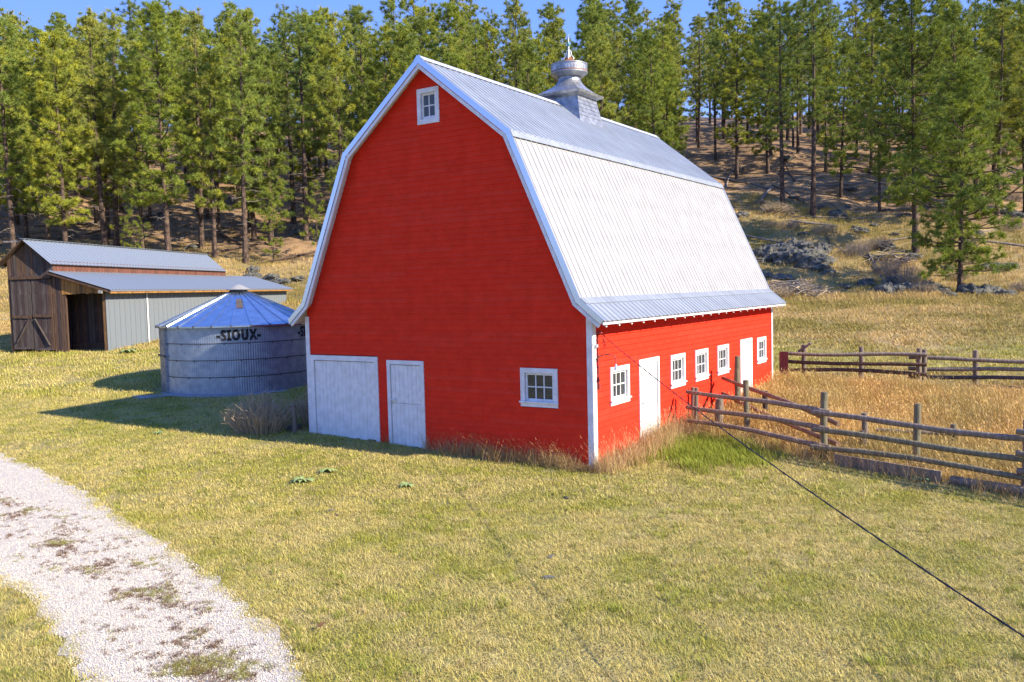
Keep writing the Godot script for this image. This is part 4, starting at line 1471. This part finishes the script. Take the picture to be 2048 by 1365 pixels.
func build_rocks() -> void:
	rng.seed = 501
	var rocks := []
	for k in 5: rocks.append(make_rock(k * 7 + 2, [0.7, 0.55, 0.85, 0.6, 0.75][k]))
	var put := func(x: float, z: float, s: float, label: String, group: String) -> void:
		var o := part("boulder", rocks[rng.randi() % 5], M.rock)
		o.transform = Transform3D(Basis(Vector3.UP, rng.randf() * TAU).scaled(Vector3(s * 1.1, s * rng.randf_range(0.65, 1.0), s)), on(x, z, -s * 0.06))
		tag(o, label, "rock", group)
	# outcrop behind the barn
	for q in [[-12.3, -57.0, 1.5], [-10.9, -57.2, 1.3], [-9.6, -56.6, 1.25], [-8.7, -56.0, 1.15], [-9.2, -54.6, 1.2], [-10.6, -54.8, 1.1], [-8.3, -54.2, 0.85], [-11.7, -55.0, 0.8], [-12.8, -55.6, 0.9], [-7.3, -53.5, 0.6]]:
		put.call(q[0], q[1], q[2] * 1.25, "dark lichen-grey boulder in the outcrop above the brush pile", "boulders of the outcrop")
	for q in [[-1.4, -51.3, 0.8], [-0.6, -50.4, 0.75], [0.3, -51.8, 0.9], [0.9, -51.0, 0.7], [2.7, -51.4, 0.8], [3.6, -51.9, 0.9], [-0.2, -52.8, 0.85], [-3.0, -50.0, 0.5], [-2.4, -53.4, 0.6], [1.5, -49.4, 0.45], [4.8, -50.6, 0.55], [-4.4, -52.2, 0.55], [-5.6, -50.4, 0.45]]:
		put.call(q[0], q[1], q[2] * 1.35, "pale boulder around the foot of the bushy pine", "boulders round the bushy pine")
	for i in 44:
		var bd := rng.randf_range(59.0, 82.0)
		var bp := from_ds(bd, rng.randf_range(0.22, 0.66) * bd)
		if bp.distance_to(Vector2(1.8, -52.2)) < 2.0: continue
		put.call(bp.x, bp.y, rng.randf_range(0.4, 1.1), "grey broken rock half buried in the tan slope behind the pen", "rocks of the tan slope")
	for i in 70:
		var d := rng.randf_range(70.0, 108.0)
		var p := from_ds(d, rng.randf_range(-0.6, 0.62) * d)
		if forest(p.x, p.y) < 0.3: continue
		put.call(p.x, p.y, rng.randf_range(0.35, 1.0), "grey rock lying on the needle-strewn forest floor", "rocks on the forest floor")
	for q in [[-46.5, -30.5, 1.0], [-45.3, -31.4, 0.8], [-44.2, -31.3, 0.9], [-43.5, -32.6, 0.7], [-47.6, -31.6, 0.7]]:
		put.call(q[0], q[1], q[2], "grey rock in the heap below the forest edge by the shed roof", "rocks below the forest edge")
	var st := part("boulder", rocks[1], M.rock)
	st.transform = Transform3D(Basis(Vector3.UP, 1.0).scaled(Vector3(0.22, 0.2, 0.22)), on(-9.15, -0.1, 0.03))
	tag(st, "small grey stone beside the thin post at the white double door", "rock")
	for q in [[1.95, 5.15, 0.10, "small flat grey stone set in the open lawn"], [2.35, 5.9, 0.13, "long flat grey stone in the lawn below the barn corner"], [0.55, 2.2, 0.11, "pale flat stone in the lawn near the barn corner"], [-2.75, 4.95, 0.12, "grey stone on a bare gravelly patch of lawn"], [-2.45, 5.1, 0.08, "smaller stone on the bare gravelly patch of lawn"]]:
		var fs := part("flat_stone", rocks[3], M.rock)
		fs.transform = Transform3D(Basis(Vector3.UP, rng.randf() * TAU).scaled_local(Vector3(q[2] * 0.8, q[2] * 0.3, q[2] * 0.45)), on(q[0], q[1], 0.02))
		tag(fs, q[3], "stone")
	# fallen logs and limbs
	for i in 90:
		var d := rng.randf_range(66.0, 104.0)
		var p := from_ds(d, (rng.randf_range(0.12, 0.6) if i % 3 else rng.randf_range(-0.6, -0.2)) * d)
		if forest(p.x, p.y) < 0.15 and (i % 3 == 0 or d < 68.0): continue
		var az := rng.randf() * TAU
		var L := rng.randf_range(1.5, 4.5)
		var e := Vector2(cos(az), sin(az)) * L
		var o := thing("fallen_log", "bleached fallen log lying on the wooded hillside", "log", on(p.x, p.y), 0.0, "fallen logs on the hillside")
		var r := rng.randf_range(0.06, 0.15)
		pole(o, "stem", on(p.x - e.x, p.y - e.y, r * 0.8), on(p.x + e.x, p.y + e.y, r * 0.8), r, r * 0.6, M.dead if i % 2 else M.bark, 6)
	# brush piles
	var pile := func(label: String, x: float, z: float, n: int, w: float, h: float) -> void:
		var o := thing("brush_pile", label, "brush pile", on(x, z))
		for i in n:
			var a := Vector3(rng.randf_range(-w, w), 0, rng.randf_range(-w * 0.6, w * 0.6))
			var hh := h * (1.0 - absf(a.x) / (w * 1.25)) * rng.randf_range(0.2, 1.0)
			var az := rng.randf() * TAU
			var L := rng.randf_range(0.5, 1.3)
			var dv := Vector3(cos(az) * L, rng.randf_range(-0.35, 0.35), sin(az) * L * 0.7)
			var g := G.new()
			var r := rng.randf_range(0.02, 0.05)
			var base := a + Vector3(0, T(x + a.x, z + a.z) - T(x, z) + maxf(0.05, hh), 0)
			g.tube([base - dv, base + Vector3(rng.randf_range(-0.1, 0.1), rng.randf_range(-0.06, 0.1), 0), base + dv], [r, r * 0.85, r * 0.4], 5)
			part("stick", g, M.dead if rng.randf() < 0.75 else M.twig, o)
	pile.call("heap of bleached grey branches behind the far end of the barn", -8.0, -45.6, 130, 2.2, 1.1)
	pile.call("tangle of grey roots at the foot of the slender pine", -14.9, -66.6, 46, 1.2, 0.9)
	pile.call("heap of dead branches on the slope beside the tall thick pine", -3.7, -58.5, 60, 1.6, 1.0)

# ------------------------------------------------------------------ shrubs and weeds
func make_shrub(n: int, R: float, H: float) -> G:
	var g := G.new()
	for i in n:
		var az := rng.randf() * TAU
		var sp := sqrt(rng.randf())
		var a := Vector3(cos(az), 0, sin(az)) * R * 0.62 * sp
		var L := H * rng.randf_range(0.55, 1.1) * (1.0 - 0.45 * sp * sp)
		var tip := Vector3(cos(az) * R * sp, L, sin(az) * R * sp)
		var mid := a.lerp(tip, 0.5) + Vector3(0, 0.12 * L, 0)
		g.tube([a, mid, tip], [0.011, 0.008, 0.004], 3, false)
		for q in 5:
			var f := rng.randf_range(0.3, 1.0)
			var e := a.lerp(mid, f * 2) if f < 0.5 else mid.lerp(tip, f * 2 - 1)
			g.tube([e, e + Vector3(rng.randf_range(-0.2, 0.2), rng.randf_range(0.02, 0.22), rng.randf_range(-0.2, 0.2))], [0.006, 0.003], 3, false)
	return g

func build_weeds() -> void:
	rng.seed = 90
	for q in [[-9.75, 0.5, 280, 1.0, 1.0, "dry brown leafless shrub beside the barn's white double door"], [-9.0, -0.75, 120, 0.6, 1.2, "taller dry shrub in the gap between barn and grain bin"]]:
		var o := thing("dry_shrub", q[5], "shrub", on(q[0], q[1]))
		tag(part("stems", make_shrub(q[2], q[3], q[4]), M.twig, o), "", "", "", "stuff")
	for q in [[-2.0, -54.0, 1.5, 1.7], [-3.4, -55.0, 1.3, 1.5]]:
		var o2 := thing("dry_shrub", "grey leafless shrub on the slope below the tall thick pine", "shrub", on(q[0], q[1]), 0.0, "shrubs below the tall thick pine")
		tag(part("stems", make_shrub(170, q[2], q[3]), M.dead, o2), "", "", "", "stuff")
	var low_shrub := make_shrub(150, 1.2, 0.9).mesh()
	for i in 26:
		var bd := rng.randf_range(58.0, 88.0)
		var bp := from_ds(bd, rng.randf_range(0.20, 0.64) * bd)
		var o4 := thing("dry_shrub", "low dry brown shrub among the rocks of the tan slope", "shrub", on(bp.x, bp.y), rng.randf() * TAU, "shrubs of the tan slope")
		o4.scale = Vector3.ONE * rng.randf_range(0.6, 1.3)
		tag(part("stems", low_shrub, M.twig if i % 2 else M.dead, o4), "", "", "", "stuff")
	# broad-leaved rosettes in the lawn
	var spots := [[-4.82, 3.68, 0.30, "largest leafy green rosette weed in the lawn before the barn"], [-5.0, 2.81, 0.22, "leafy rosette weed just outside the barn's shadow"], [-2.64, 2.95, 0.2, "small leafy rosette weed before the stable door"], [-11.98, 2.05, 0.18, "small leafy weed in the lawn beyond the barn's shadow"], [-27.6, -7.2, 0.55, "clump of leafy green weeds at the shed's metal wall"], [6.0, -2.1, 0.22, "green leafy weed at the foot of the ground plank"]]
	for q in spots:
		var o3 := thing("rosette_weed", q[3], "weed", on(q[0], q[1]))
		for i in 13:
			var az := TAU * i / 13.0 + rng.randf_range(-0.2, 0.2)
			var L: float = q[2] * rng.randf_range(0.7, 1.15)
			var dv := Vector3(cos(az), 0, sin(az))
			var sd := Vector3(-dv.z, 0, dv.x)
			var up := rng.randf_range(0.6, 1.5)
			var g := G.new()
			var prev := [Vector3.ZERO, Vector3.ZERO]
			for k in range(1, 6):
				var t := k / 5.0
				var c := dv * L * t + Vector3(0, 0.02 + up * L * (t - t * t * 0.9), 0)
				var w := sd * L * 0.19 * sin(PI * minf(t * 0.93 + 0.05, 0.99))
				var now := [c - w, c + w]
				g.quad(prev[0], now[0], c, prev[0].lerp(prev[1], 0.5))
				g.quad(prev[0].lerp(prev[1], 0.5), c, now[1], prev[1])
				prev = now
			part("leaf", g, M.leaf, o3)
	var lf := thing("dead_leaf", "single curled orange leaf lying on the lawn by the drive", "leaf", on(0.88, 8.76, 0.05))
	var lg := G.new()
	lg.quad(Vector3(-0.05, 0, 0.03), Vector3(0.05, 0.02, 0.04), Vector3(0.06, 0.05, -0.03), Vector3(-0.04, 0.04, -0.04))
	lg.quad(Vector3(-0.04, 0.04, -0.04), Vector3(0.06, 0.05, -0.03), Vector3(0.05, 0.018, 0.04), Vector3(-0.05, -0.002, 0.03))
	part("blade", lg, M.plank_new, lf)

# ------------------------------------------------------------------ grass and gravel
func grass_tuft(n: int, R: float, h0: float, h1: float, w: float, bend: float, heads: bool) -> ArrayMesh:
	var g := G.new()
	g.colored = true
	for i in n:
		var az := rng.randf() * TAU
		var r := sqrt(rng.randf()) * R
		var a := Vector3(cos(az) * r, -0.01, sin(az) * r)
		var L := rng.randf_range(h0, h1)
		var b := rng.randf() * TAU
		var o := Vector3(cos(b), 0, sin(b))
		var s := Vector3(-o.z, 0, o.x) * w * rng.randf_range(0.7, 1.3)
		var k := rng.randf_range(0.72, 1.18)
		g.col = Color(k, k * rng.randf_range(0.94, 1.06), k * rng.randf_range(0.8, 1.1))
		var mid := a + Vector3(0, L * 0.55, 0) + o * bend * L * 0.35
		var tip := a + Vector3(0, L * rng.randf_range(0.75, 1.0), 0) + o * bend * L * rng.randf_range(0.6, 1.2)
		g.tri(a - s, a + s, mid + s * 0.7); g.tri(a - s, mid + s * 0.7, mid - s * 0.7)
		g.tri(mid - s * 0.7, mid + s * 0.7, tip)
		if heads and rng.randf() < 0.45:
			g.col = Color(k * 1.15, k * 1.1, k * 1.2)
			var hd := (tip - mid).normalized()
			g.tri(tip - hd * 0.02 - s * 1.5, tip - hd * 0.02 + s * 1.5, tip + hd * 0.08)
	return g.mesh()

func xf_at(x: float, z: float, s: float, sy: float, up := 0.0) -> Transform3D:
	var b := Basis(Vector3.UP, rng.randf() * TAU)
	return Transform3D(b.scaled_local(Vector3(s, sy, s)), on(x, z, up))

func vary(c: Color, k: float) -> Color:
	var f := rng.randf_range(1.0 - k, 1.0 + k)
	return Color(c.r * f, c.g * f * rng.randf_range(0.95, 1.05), c.b * f)

func build_grass() -> void:
	rng.seed = 1234
	# --- lawn
	for pass_ in 3:
		var t := [grass_tuft(44, 0.14, 0.025, 0.07, 0.0026, 1.0, false), grass_tuft(44, 0.20, 0.03, 0.085, 0.0045, 0.9, false), grass_tuft(40, 0.38, 0.05, 0.13, 0.009, 0.8, false)]
		var X := []
		var Cc := []
		var d0: float = [5.0, 15.0, 29.0][pass_]
		var d1: float = [15.5, 29.5, 52.0][pass_]
		var step: float = [0.105, 0.165, 0.33][pass_]
		var d := d0
		while d < d1:
			var half := d * 0.66 + 2.5
			var s := -half
			while s < half:
				var p := from_ds(d + rng.randf_range(-step, step), s + rng.randf_range(-step, step))
				s += step
				if in_barn(p.x, p.y, 0.02) or in_bin(p.x, p.y) or in_shed(p.x, p.y): continue
				var dr := drive_dist(p.x, p.y) + 0.22 * n_small.get_noise_2d(p.x * 1.6, p.y * 1.6) + 0.08
				if dr < 0.0: continue
				if in_corral(p.x, p.y) > 0.5 or meadow(p.x, p.y) > rng.randf(): continue
				var c := lawn_color(p.x, p.y)
				# bare, thin spots
				if n_patch.get_noise_2d(p.x * 0.8 + 70.0, p.y * 0.8) > 0.42 and rng.randf() < 0.6: continue
				var sc := rng.randf_range(0.75, 1.25)
				X.append(xf_at(p.x, p.y, sc, sc * rng.randf_range(0.7, 1.3) * (1.25 if c.r < 0.32 else 1.0)))
				var pick := rng.randf()
				var mix_c := Color(0.31, 0.33, 0.05) if pick < 0.40 else (Color(0.66, 0.56, 0.24) if pick < 0.82 else Color(0.44, 0.38, 0.27))
				Cc.append(vary(c.lerp(mix_c, rng.randf() * 0.6), 0.15))
			d += step
		print("lawn ", X.size())
		stuff("lawn_grass", ["short yellow-green lawn grass around the gravel drive", "short yellow-green lawn grass round barn and bin", "patchy short grass below the hillside and before the shed"][pass_], "grass", t[pass_], M.grass, X, Cc)
	# --- scattered ranker clumps in the lawn
	var clump := grass_tuft(26, 0.07, 0.05, 0.15, 0.0032, 0.9, false)
	var KX := []
	var KC := []
	for i in 5200:
		var kd := 5.5 + 25.0 * rng.randf()
		var kp := from_ds(kd, rng.randf_range(-0.66, 0.66) * kd)
		if in_barn(kp.x, kp.y, 0.05) or in_bin(kp.x, kp.y) or in_corral(kp.x, kp.y) > 0.3 or drive_dist(kp.x, kp.y) < 0.05: continue
		if n_patch.get_noise_2d(kp.x * 1.4 + 9.0, kp.y * 1.4) < rng.randf_range(-0.25, 0.35): continue
		KX.append(xf_at(kp.x, kp.y, rng.randf_range(0.5, 1.3), rng.randf_range(0.4, 1.1)))
		KC.append(vary(Color(0.27, 0.30, 0.045) if rng.randf() < 0.6 else Color(0.58, 0.47, 0.20), 0.25))
	stuff("lawn_clumps", "ranker green and straw clumps dotted through the lawn", "grass", clump, M.grass, KX, KC)
	# --- tall golden grass of the pen
	var tall := grass_tuft(40, 0.20, 0.35, 0.72, 0.0045, 0.35, true)
	var X := []
	var Cc := []
	var x := 0.1
	while x < 15.0:
		var z := -15.0
		while z < 0.5:
			var px := x + rng.randf_range(-0.09, 0.09)
			var pz := z + rng.randf_range(-0.09, 0.09)
			z += 0.17
			var k := in_corral(px, pz)
			if k < rng.randf() or in_barn(px, pz, 0.04): continue
			var c := Color(0.68, 0.455, 0.165).lerp(Color(0.54, 0.41, 0.15), clampf(0.5 + n_mid.get_noise_2d(px * 2, pz * 2) * 1.3, 0, 1))
			var h := 0.72 + 0.35 * n_patch.get_noise_2d(px, pz)
			# trampled low strip along the near fence
			h *= lerpf(0.5, 1.0, smoothstep(0.0, 1.6, fence_z(px) - pz)) * lerpf(0.45, 1.0, smoothstep(-13.6, -11.8, pz))
			X.append(xf_at(px, pz, rng.randf_range(0.8, 1.2), h * rng.randf_range(0.75, 1.2)))
			Cc.append(vary(c, 0.2))
		x += 0.17
	print("pen ", X.size())
	stuff("tall_grass", "tall golden dry grass filling the fenced pen", "grass", tall, M.grass, X, Cc)
	# --- dry stalks along the barn's foot and the fence
	var stalk := grass_tuft(11, 0.12, 0.25, 0.80, 0.003, 0.5, true)
	X = []
	Cc = []
	for i in 1150:
		var r := rng.randf()
		var p := Vector2.ZERO
		var h := 1.0
		if r < 0.30:      # gable foot, denser toward the corner
			var t := pow(rng.randf(), 0.6)
			p = Vector2(lerpf(-6.1, 0.15, t), 0.05 + absf(rng.randfn(0, 0.14)))
			h = rng.randf_range(0.3, 0.85)
			if p.x > -0.35: h *= 0.5
			if p.x < -4.5 and p.x > -5.6: continue
		elif r < 0.72:    # side foot
			p = Vector2(0.06 + absf(rng.randfn(0, 0.35)), -rng.randf_range(-0.3, 5.3))
			h = rng.randf_range(0.45, 1.05)
		elif r < 0.92:    # outside the near fence
			var fx := rng.randf_range(0.4, 11.0)
			p = Vector2(fx, fence_z(fx) + rng.randfn(0.2, 0.22))
			h = rng.randf_range(0.35, 0.75)
		else:             # the gap by the bin
			p = Vector2(rng.randf_range(-11.5, -8.6), rng.randf_range(-3.5, 0.9))
			h = rng.randf_range(0.4, 1.0)
		X.append(xf_at(p.x, p.y, rng.randf_range(0.7, 1.1), h))
		Cc.append(vary(Color(0.58, 0.41, 0.19), 0.25))
	stuff("dry_stalks", "thin dry tan grass stalks along the barn's foot and fence", "grass", stalk, M.grass, X, Cc)
	# --- a green rank patch at the near fence's end
	var rank := grass_tuft(40, 0.2, 0.12, 0.26, 0.005, 0.7, false)
	X = []
	Cc = []
	for i in 420:
		var p := Vector2(1.35 + rng.randfn(0, 0.75), -2.6 + rng.randfn(0, 0.75))
		if in_barn(p.x, p.y, 0.1): continue
		X.append(xf_at(p.x, p.y, rng.randf_range(0.7, 1.1), rng.randf_range(0.6, 1.1)))
		Cc.append(vary(Color(0.29, 0.33, 0.045), 0.25))
	stuff("rank_grass", "lush green grass patch by the barn's side door", "grass", rank, M.grass, X, Cc)
	# --- dry hillside grass
	var hill := grass_tuft(34, 0.42, 0.18, 0.5, 0.011, 0.5, false)
	X = []
	Cc = []
	var d := 26.0
	while d < 92.0:
		var half := d * 0.66 + 4.0
		var step := 0.42 if d < 60.0 else 0.55
		var s := -half
		while s < half:
			var p := from_ds(d + rng.randf_range(-0.3, 0.3), s + rng.randf_range(-0.3, 0.3))
			s += step
			if meadow(p.x, p.y) < rng.randf() or in_shed(p.x, p.y) or in_barn(p.x, p.y, 0.3) or in_bin(p.x, p.y, 0.3) or in_corral(p.x, p.y) > 0.3: continue
			if forest(p.x, p.y) > rng.randf() * 0.8: continue
			var k := clampf(0.5 + n_mid.get_noise_2d(p.x, p.y) * 1.2 + 0.5 * n_patch.get_noise_2d(p.x, p.y), 0, 1)
			var c := Color(0.36, 0.29, 0.08).lerp(Color(0.62, 0.45, 0.19), k)
			var hh := rng.randf_range(0.4, 1.0) * (0.55 + 0.6 * smoothstep(50.0, 62.0, d))
			X.append(xf_at(p.x, p.y, rng.randf_range(0.8, 1.2), hh))
			Cc.append(vary(c, 0.2))
		d += step
	print("hill ", X.size())
	stuff("hillside_grass", "dry tan bunch grass on the slope below the pines", "grass", hill, M.grass, X, Cc)
	# --- litter of twigs and sparse grass on the forest floor
	X = []
	Cc = []
	for i in 9000:
		var dd := rng.randf_range(72.0, 112.0)
		var p := from_ds(dd, rng.randf_range(-0.64, 0.64) * dd)
		if forest(p.x, p.y) < 0.4: continue
		X.append(xf_at(p.x, p.y, rng.randf_range(0.6, 1.1), rng.randf_range(0.25, 0.7)))
		Cc.append(vary(Color(0.30, 0.20, 0.09).lerp(Color(0.16, 0.14, 0.06), rng.randf()), 0.25))
	stuff("forest_floor_grass", "sparse brown grass and litter under the pines", "grass", hill, M.grass, X, Cc)

func build_gravel() -> void:
	rng.seed = 321
	var g := G.new()
	var V := [Vector3(1, 0, 0), Vector3(0, 0, -1), Vector3(-1, 0, 0), Vector3(0, 0, 1), Vector3(0.1, 0.75, 0), Vector3(0, -0.7, 0.1)]
	g.colored = true
	for k in 4:
		g.tri(V[k], V[(k + 1) % 4], V[4])
		g.tri(V[(k + 1) % 4], V[k], V[5])
	var gm := g.mesh()
	var X := []
	var Cc := []
	var WX := []
	var WC := []
	for i in 150000:
		var t := rng.randf() * (drive_pts.size() - 1.001)
		var k := int(t)
		var a: Vector3 = drive_pts[k]
		var b: Vector3 = drive_pts[k + 1]
		var c := a.lerp(b, t - k)
		var q := Vector2(c.x, c.y) + Vector2(rng.randf_range(-1, 1), rng.randf_range(-1, 1)) * c.z * 1.12
		var dv := ds(q.x, q.y)
		if dv.x > 24.0 or dv.x < 5.5 or absf(dv.y) > dv.x * 0.66 + 1.0: continue
		var dr := drive_dist(q.x, q.y)
		if dr > 0.05 and rng.randf() > 0.10 - dr * 0.3: continue
		var s := rng.randf_range(0.003, 0.0085) * (1.0 if rng.randf() < 0.94 else 1.6)
		var bb := Basis.from_euler(Vector3(rng.randf() * 6, rng.randf() * 6, rng.randf() * 6)).scaled_local(Vector3(s * rng.randf_range(0.7, 1.3), s, s * rng.randf_range(0.7, 1.3)))
		X.append(Transform3D(bb, on(q.x, q.y, 0.012 + s * 0.35)))
		var v := rng.randf_range(0.5, 0.8)
		if rng.randf() < 0.05: v *= 0.45
		Cc.append(Color(v, v * rng.randf_range(0.90, 0.96), v * rng.randf_range(0.70, 0.82)))
	print("gravel ", X.size())
	stuff("gravel_stones", "loose white limestone gravel on the drive", "gravel", gm, M.stone, X, Cc)
	# weeds and brown litter down the middle of the drive
	var weed := grass_tuft(26, 0.055, 0.015, 0.05, 0.0035, 1.5, false)
	for i in 22000:
		var t := rng.randf() * (drive_pts.size() - 1.001)
		var k := int(t)
		var a: Vector3 = drive_pts[k]
		var b: Vector3 = drive_pts[k + 1]
		var c := a.lerp(b, t - k)
		var tan_ := Vector2(b.x - a.x, b.y - a.y).normalized()
		var side := Vector2(-tan_.y, tan_.x)
		var off := rng.randfn(-0.10, 0.34)
		var q := Vector2(c.x, c.y) + side * off * 1.0 + tan_ * rng.randf_range(-0.3, 0.3)
		var m := n_patch.get_noise_2d(q.x * 2.2, q.y * 2.2) + 0.6 * n_small.get_noise_2d(q.x * 1.5, q.y * 1.5)
		if rng.randf() > smoothstep(-0.15, 0.75, m) * 0.75 + 0.02: continue
		var dv := ds(q.x, q.y)
		if dv.x > 24.0 or dv.x < 5.5: continue
		WX.append(xf_at(q.x, q.y, rng.randf_range(0.35, 1.0), rng.randf_range(0.6, 1.4), 0.010))
		WC.append(vary(Color(0.30, 0.29, 0.07) if m > 0.30 and rng.randf() < 0.7 else Color(0.20, 0.12, 0.075), 0.3))
	print("drive weeds ", WX.size())
	stuff("drive_weeds", "low weeds and brown litter along the middle of the drive", "weeds", weed, M.grass, WX, WC)

func _ready() -> void:
	# ---- camera
	var cam := Camera3D.new()
	cam.name = "camera"
	add_child(cam)
	var f := Vector3(-sin(YAW) * cos(PITCH), -sin(PITCH), -cos(YAW) * cos(PITCH))
	var r := f.cross(Vector3.UP).normalized()
	var u := r.cross(f)
	var r2 := r * cos(ROLL) + u * sin(ROLL)
	var u2 := u * cos(ROLL) - r * sin(ROLL)
	cam.transform = Transform3D(Basis(r2, u2, -f), CAM)
	cam.fov = 43.48
	cam.near = 0.1
	cam.far = 900.0
	cam.current = true
	# ---- sky, sun, exposure
	var sky := ProceduralSkyMaterial.new()
	sky.sky_top_color = Color(0.25, 0.39, 0.68)
	sky.sky_horizon_color = Color(0.58, 0.66, 0.78)
	sky.sky_curve = 0.11
	sky.sky_energy_multiplier = 1.15
	sky.ground_bottom_color = Color(0.35, 0.30, 0.2)
	sky.ground_horizon_color = Color(0.5, 0.55, 0.5)
	sky.sun_angle_max = 12.0
	var env := Environment.new()
	env.background_mode = Environment.BG_SKY
	env.sky = Sky.new()
	env.sky.sky_material = sky
	env.tonemap_mode = Environment.TONE_MAPPER_LINEAR
	env.tonemap_exposure = 2.2
	env.sdfgi_enabled = true
	env.ssao_enabled = true
	env.ssil_enabled = true
	var we := WorldEnvironment.new()
	we.name = "world_environment"
	we.environment = env
	add_child(we)
	var sun := DirectionalLight3D.new()
	sun.name = "sun"
	sun.light_color = Color(1.0, 0.945, 0.86)
	sun.light_energy = 1.45
	sun.light_angular_distance = 0.5
	sun.shadow_enabled = true
	add_child(sun)
	sun.look_at_from_position(Vector3(1.0, 0.63, -0.125) * 50.0, Vector3.ZERO)
	# ---- build
	rng.seed = 20
	prep_terrain()
	prep_shed()
	make_materials()
	drive_pts = [Vector3(-24.0, 5.6, 1.9), Vector3(-17.0, 6.9, 1.9), Vector3(-13.6, 7.3, 1.95), Vector3(-10.6, 7.75, 1.95), Vector3(-7.9, 8.15, 1.65), Vector3(-5.3, 8.55, 1.25), Vector3(-3.3, 8.85, 1.05), Vector3(-1.3, 9.5, 1.02), Vector3(0.4, 10.2, 1.02), Vector3(1.6, 11.0, 1.05), Vector3(4.0, 13.0, 1.2), Vector3(9.0, 17.5, 1.5)]
	build_ground()
	ribbon("gravel_drive", "pale gravel drive curving past the lawn", drive_pts, 0.008, M.gravel, 0.22)
	ribbon("far_road", "pale gravel road passing behind the weathered shed", [Vector3(-80, -6, 1.3), Vector3(-66, -10.5, 1.3), Vector3(-56, -14.5, 1.3), Vector3(-48, -15.5, 1.3)], 0.03, M.gravel, 0.2)
	print("ground ", Time.get_ticks_msec())
	build_barn()
	build_bin()
	build_shed()
	build_fences()
	build_cable()
	print("built ", Time.get_ticks_msec())
	build_pines()
	print("pines ", Time.get_ticks_msec())
	build_rocks()
	build_weeds()
	build_grass()
	build_gravel()
	print("done ", Time.get_ticks_msec())
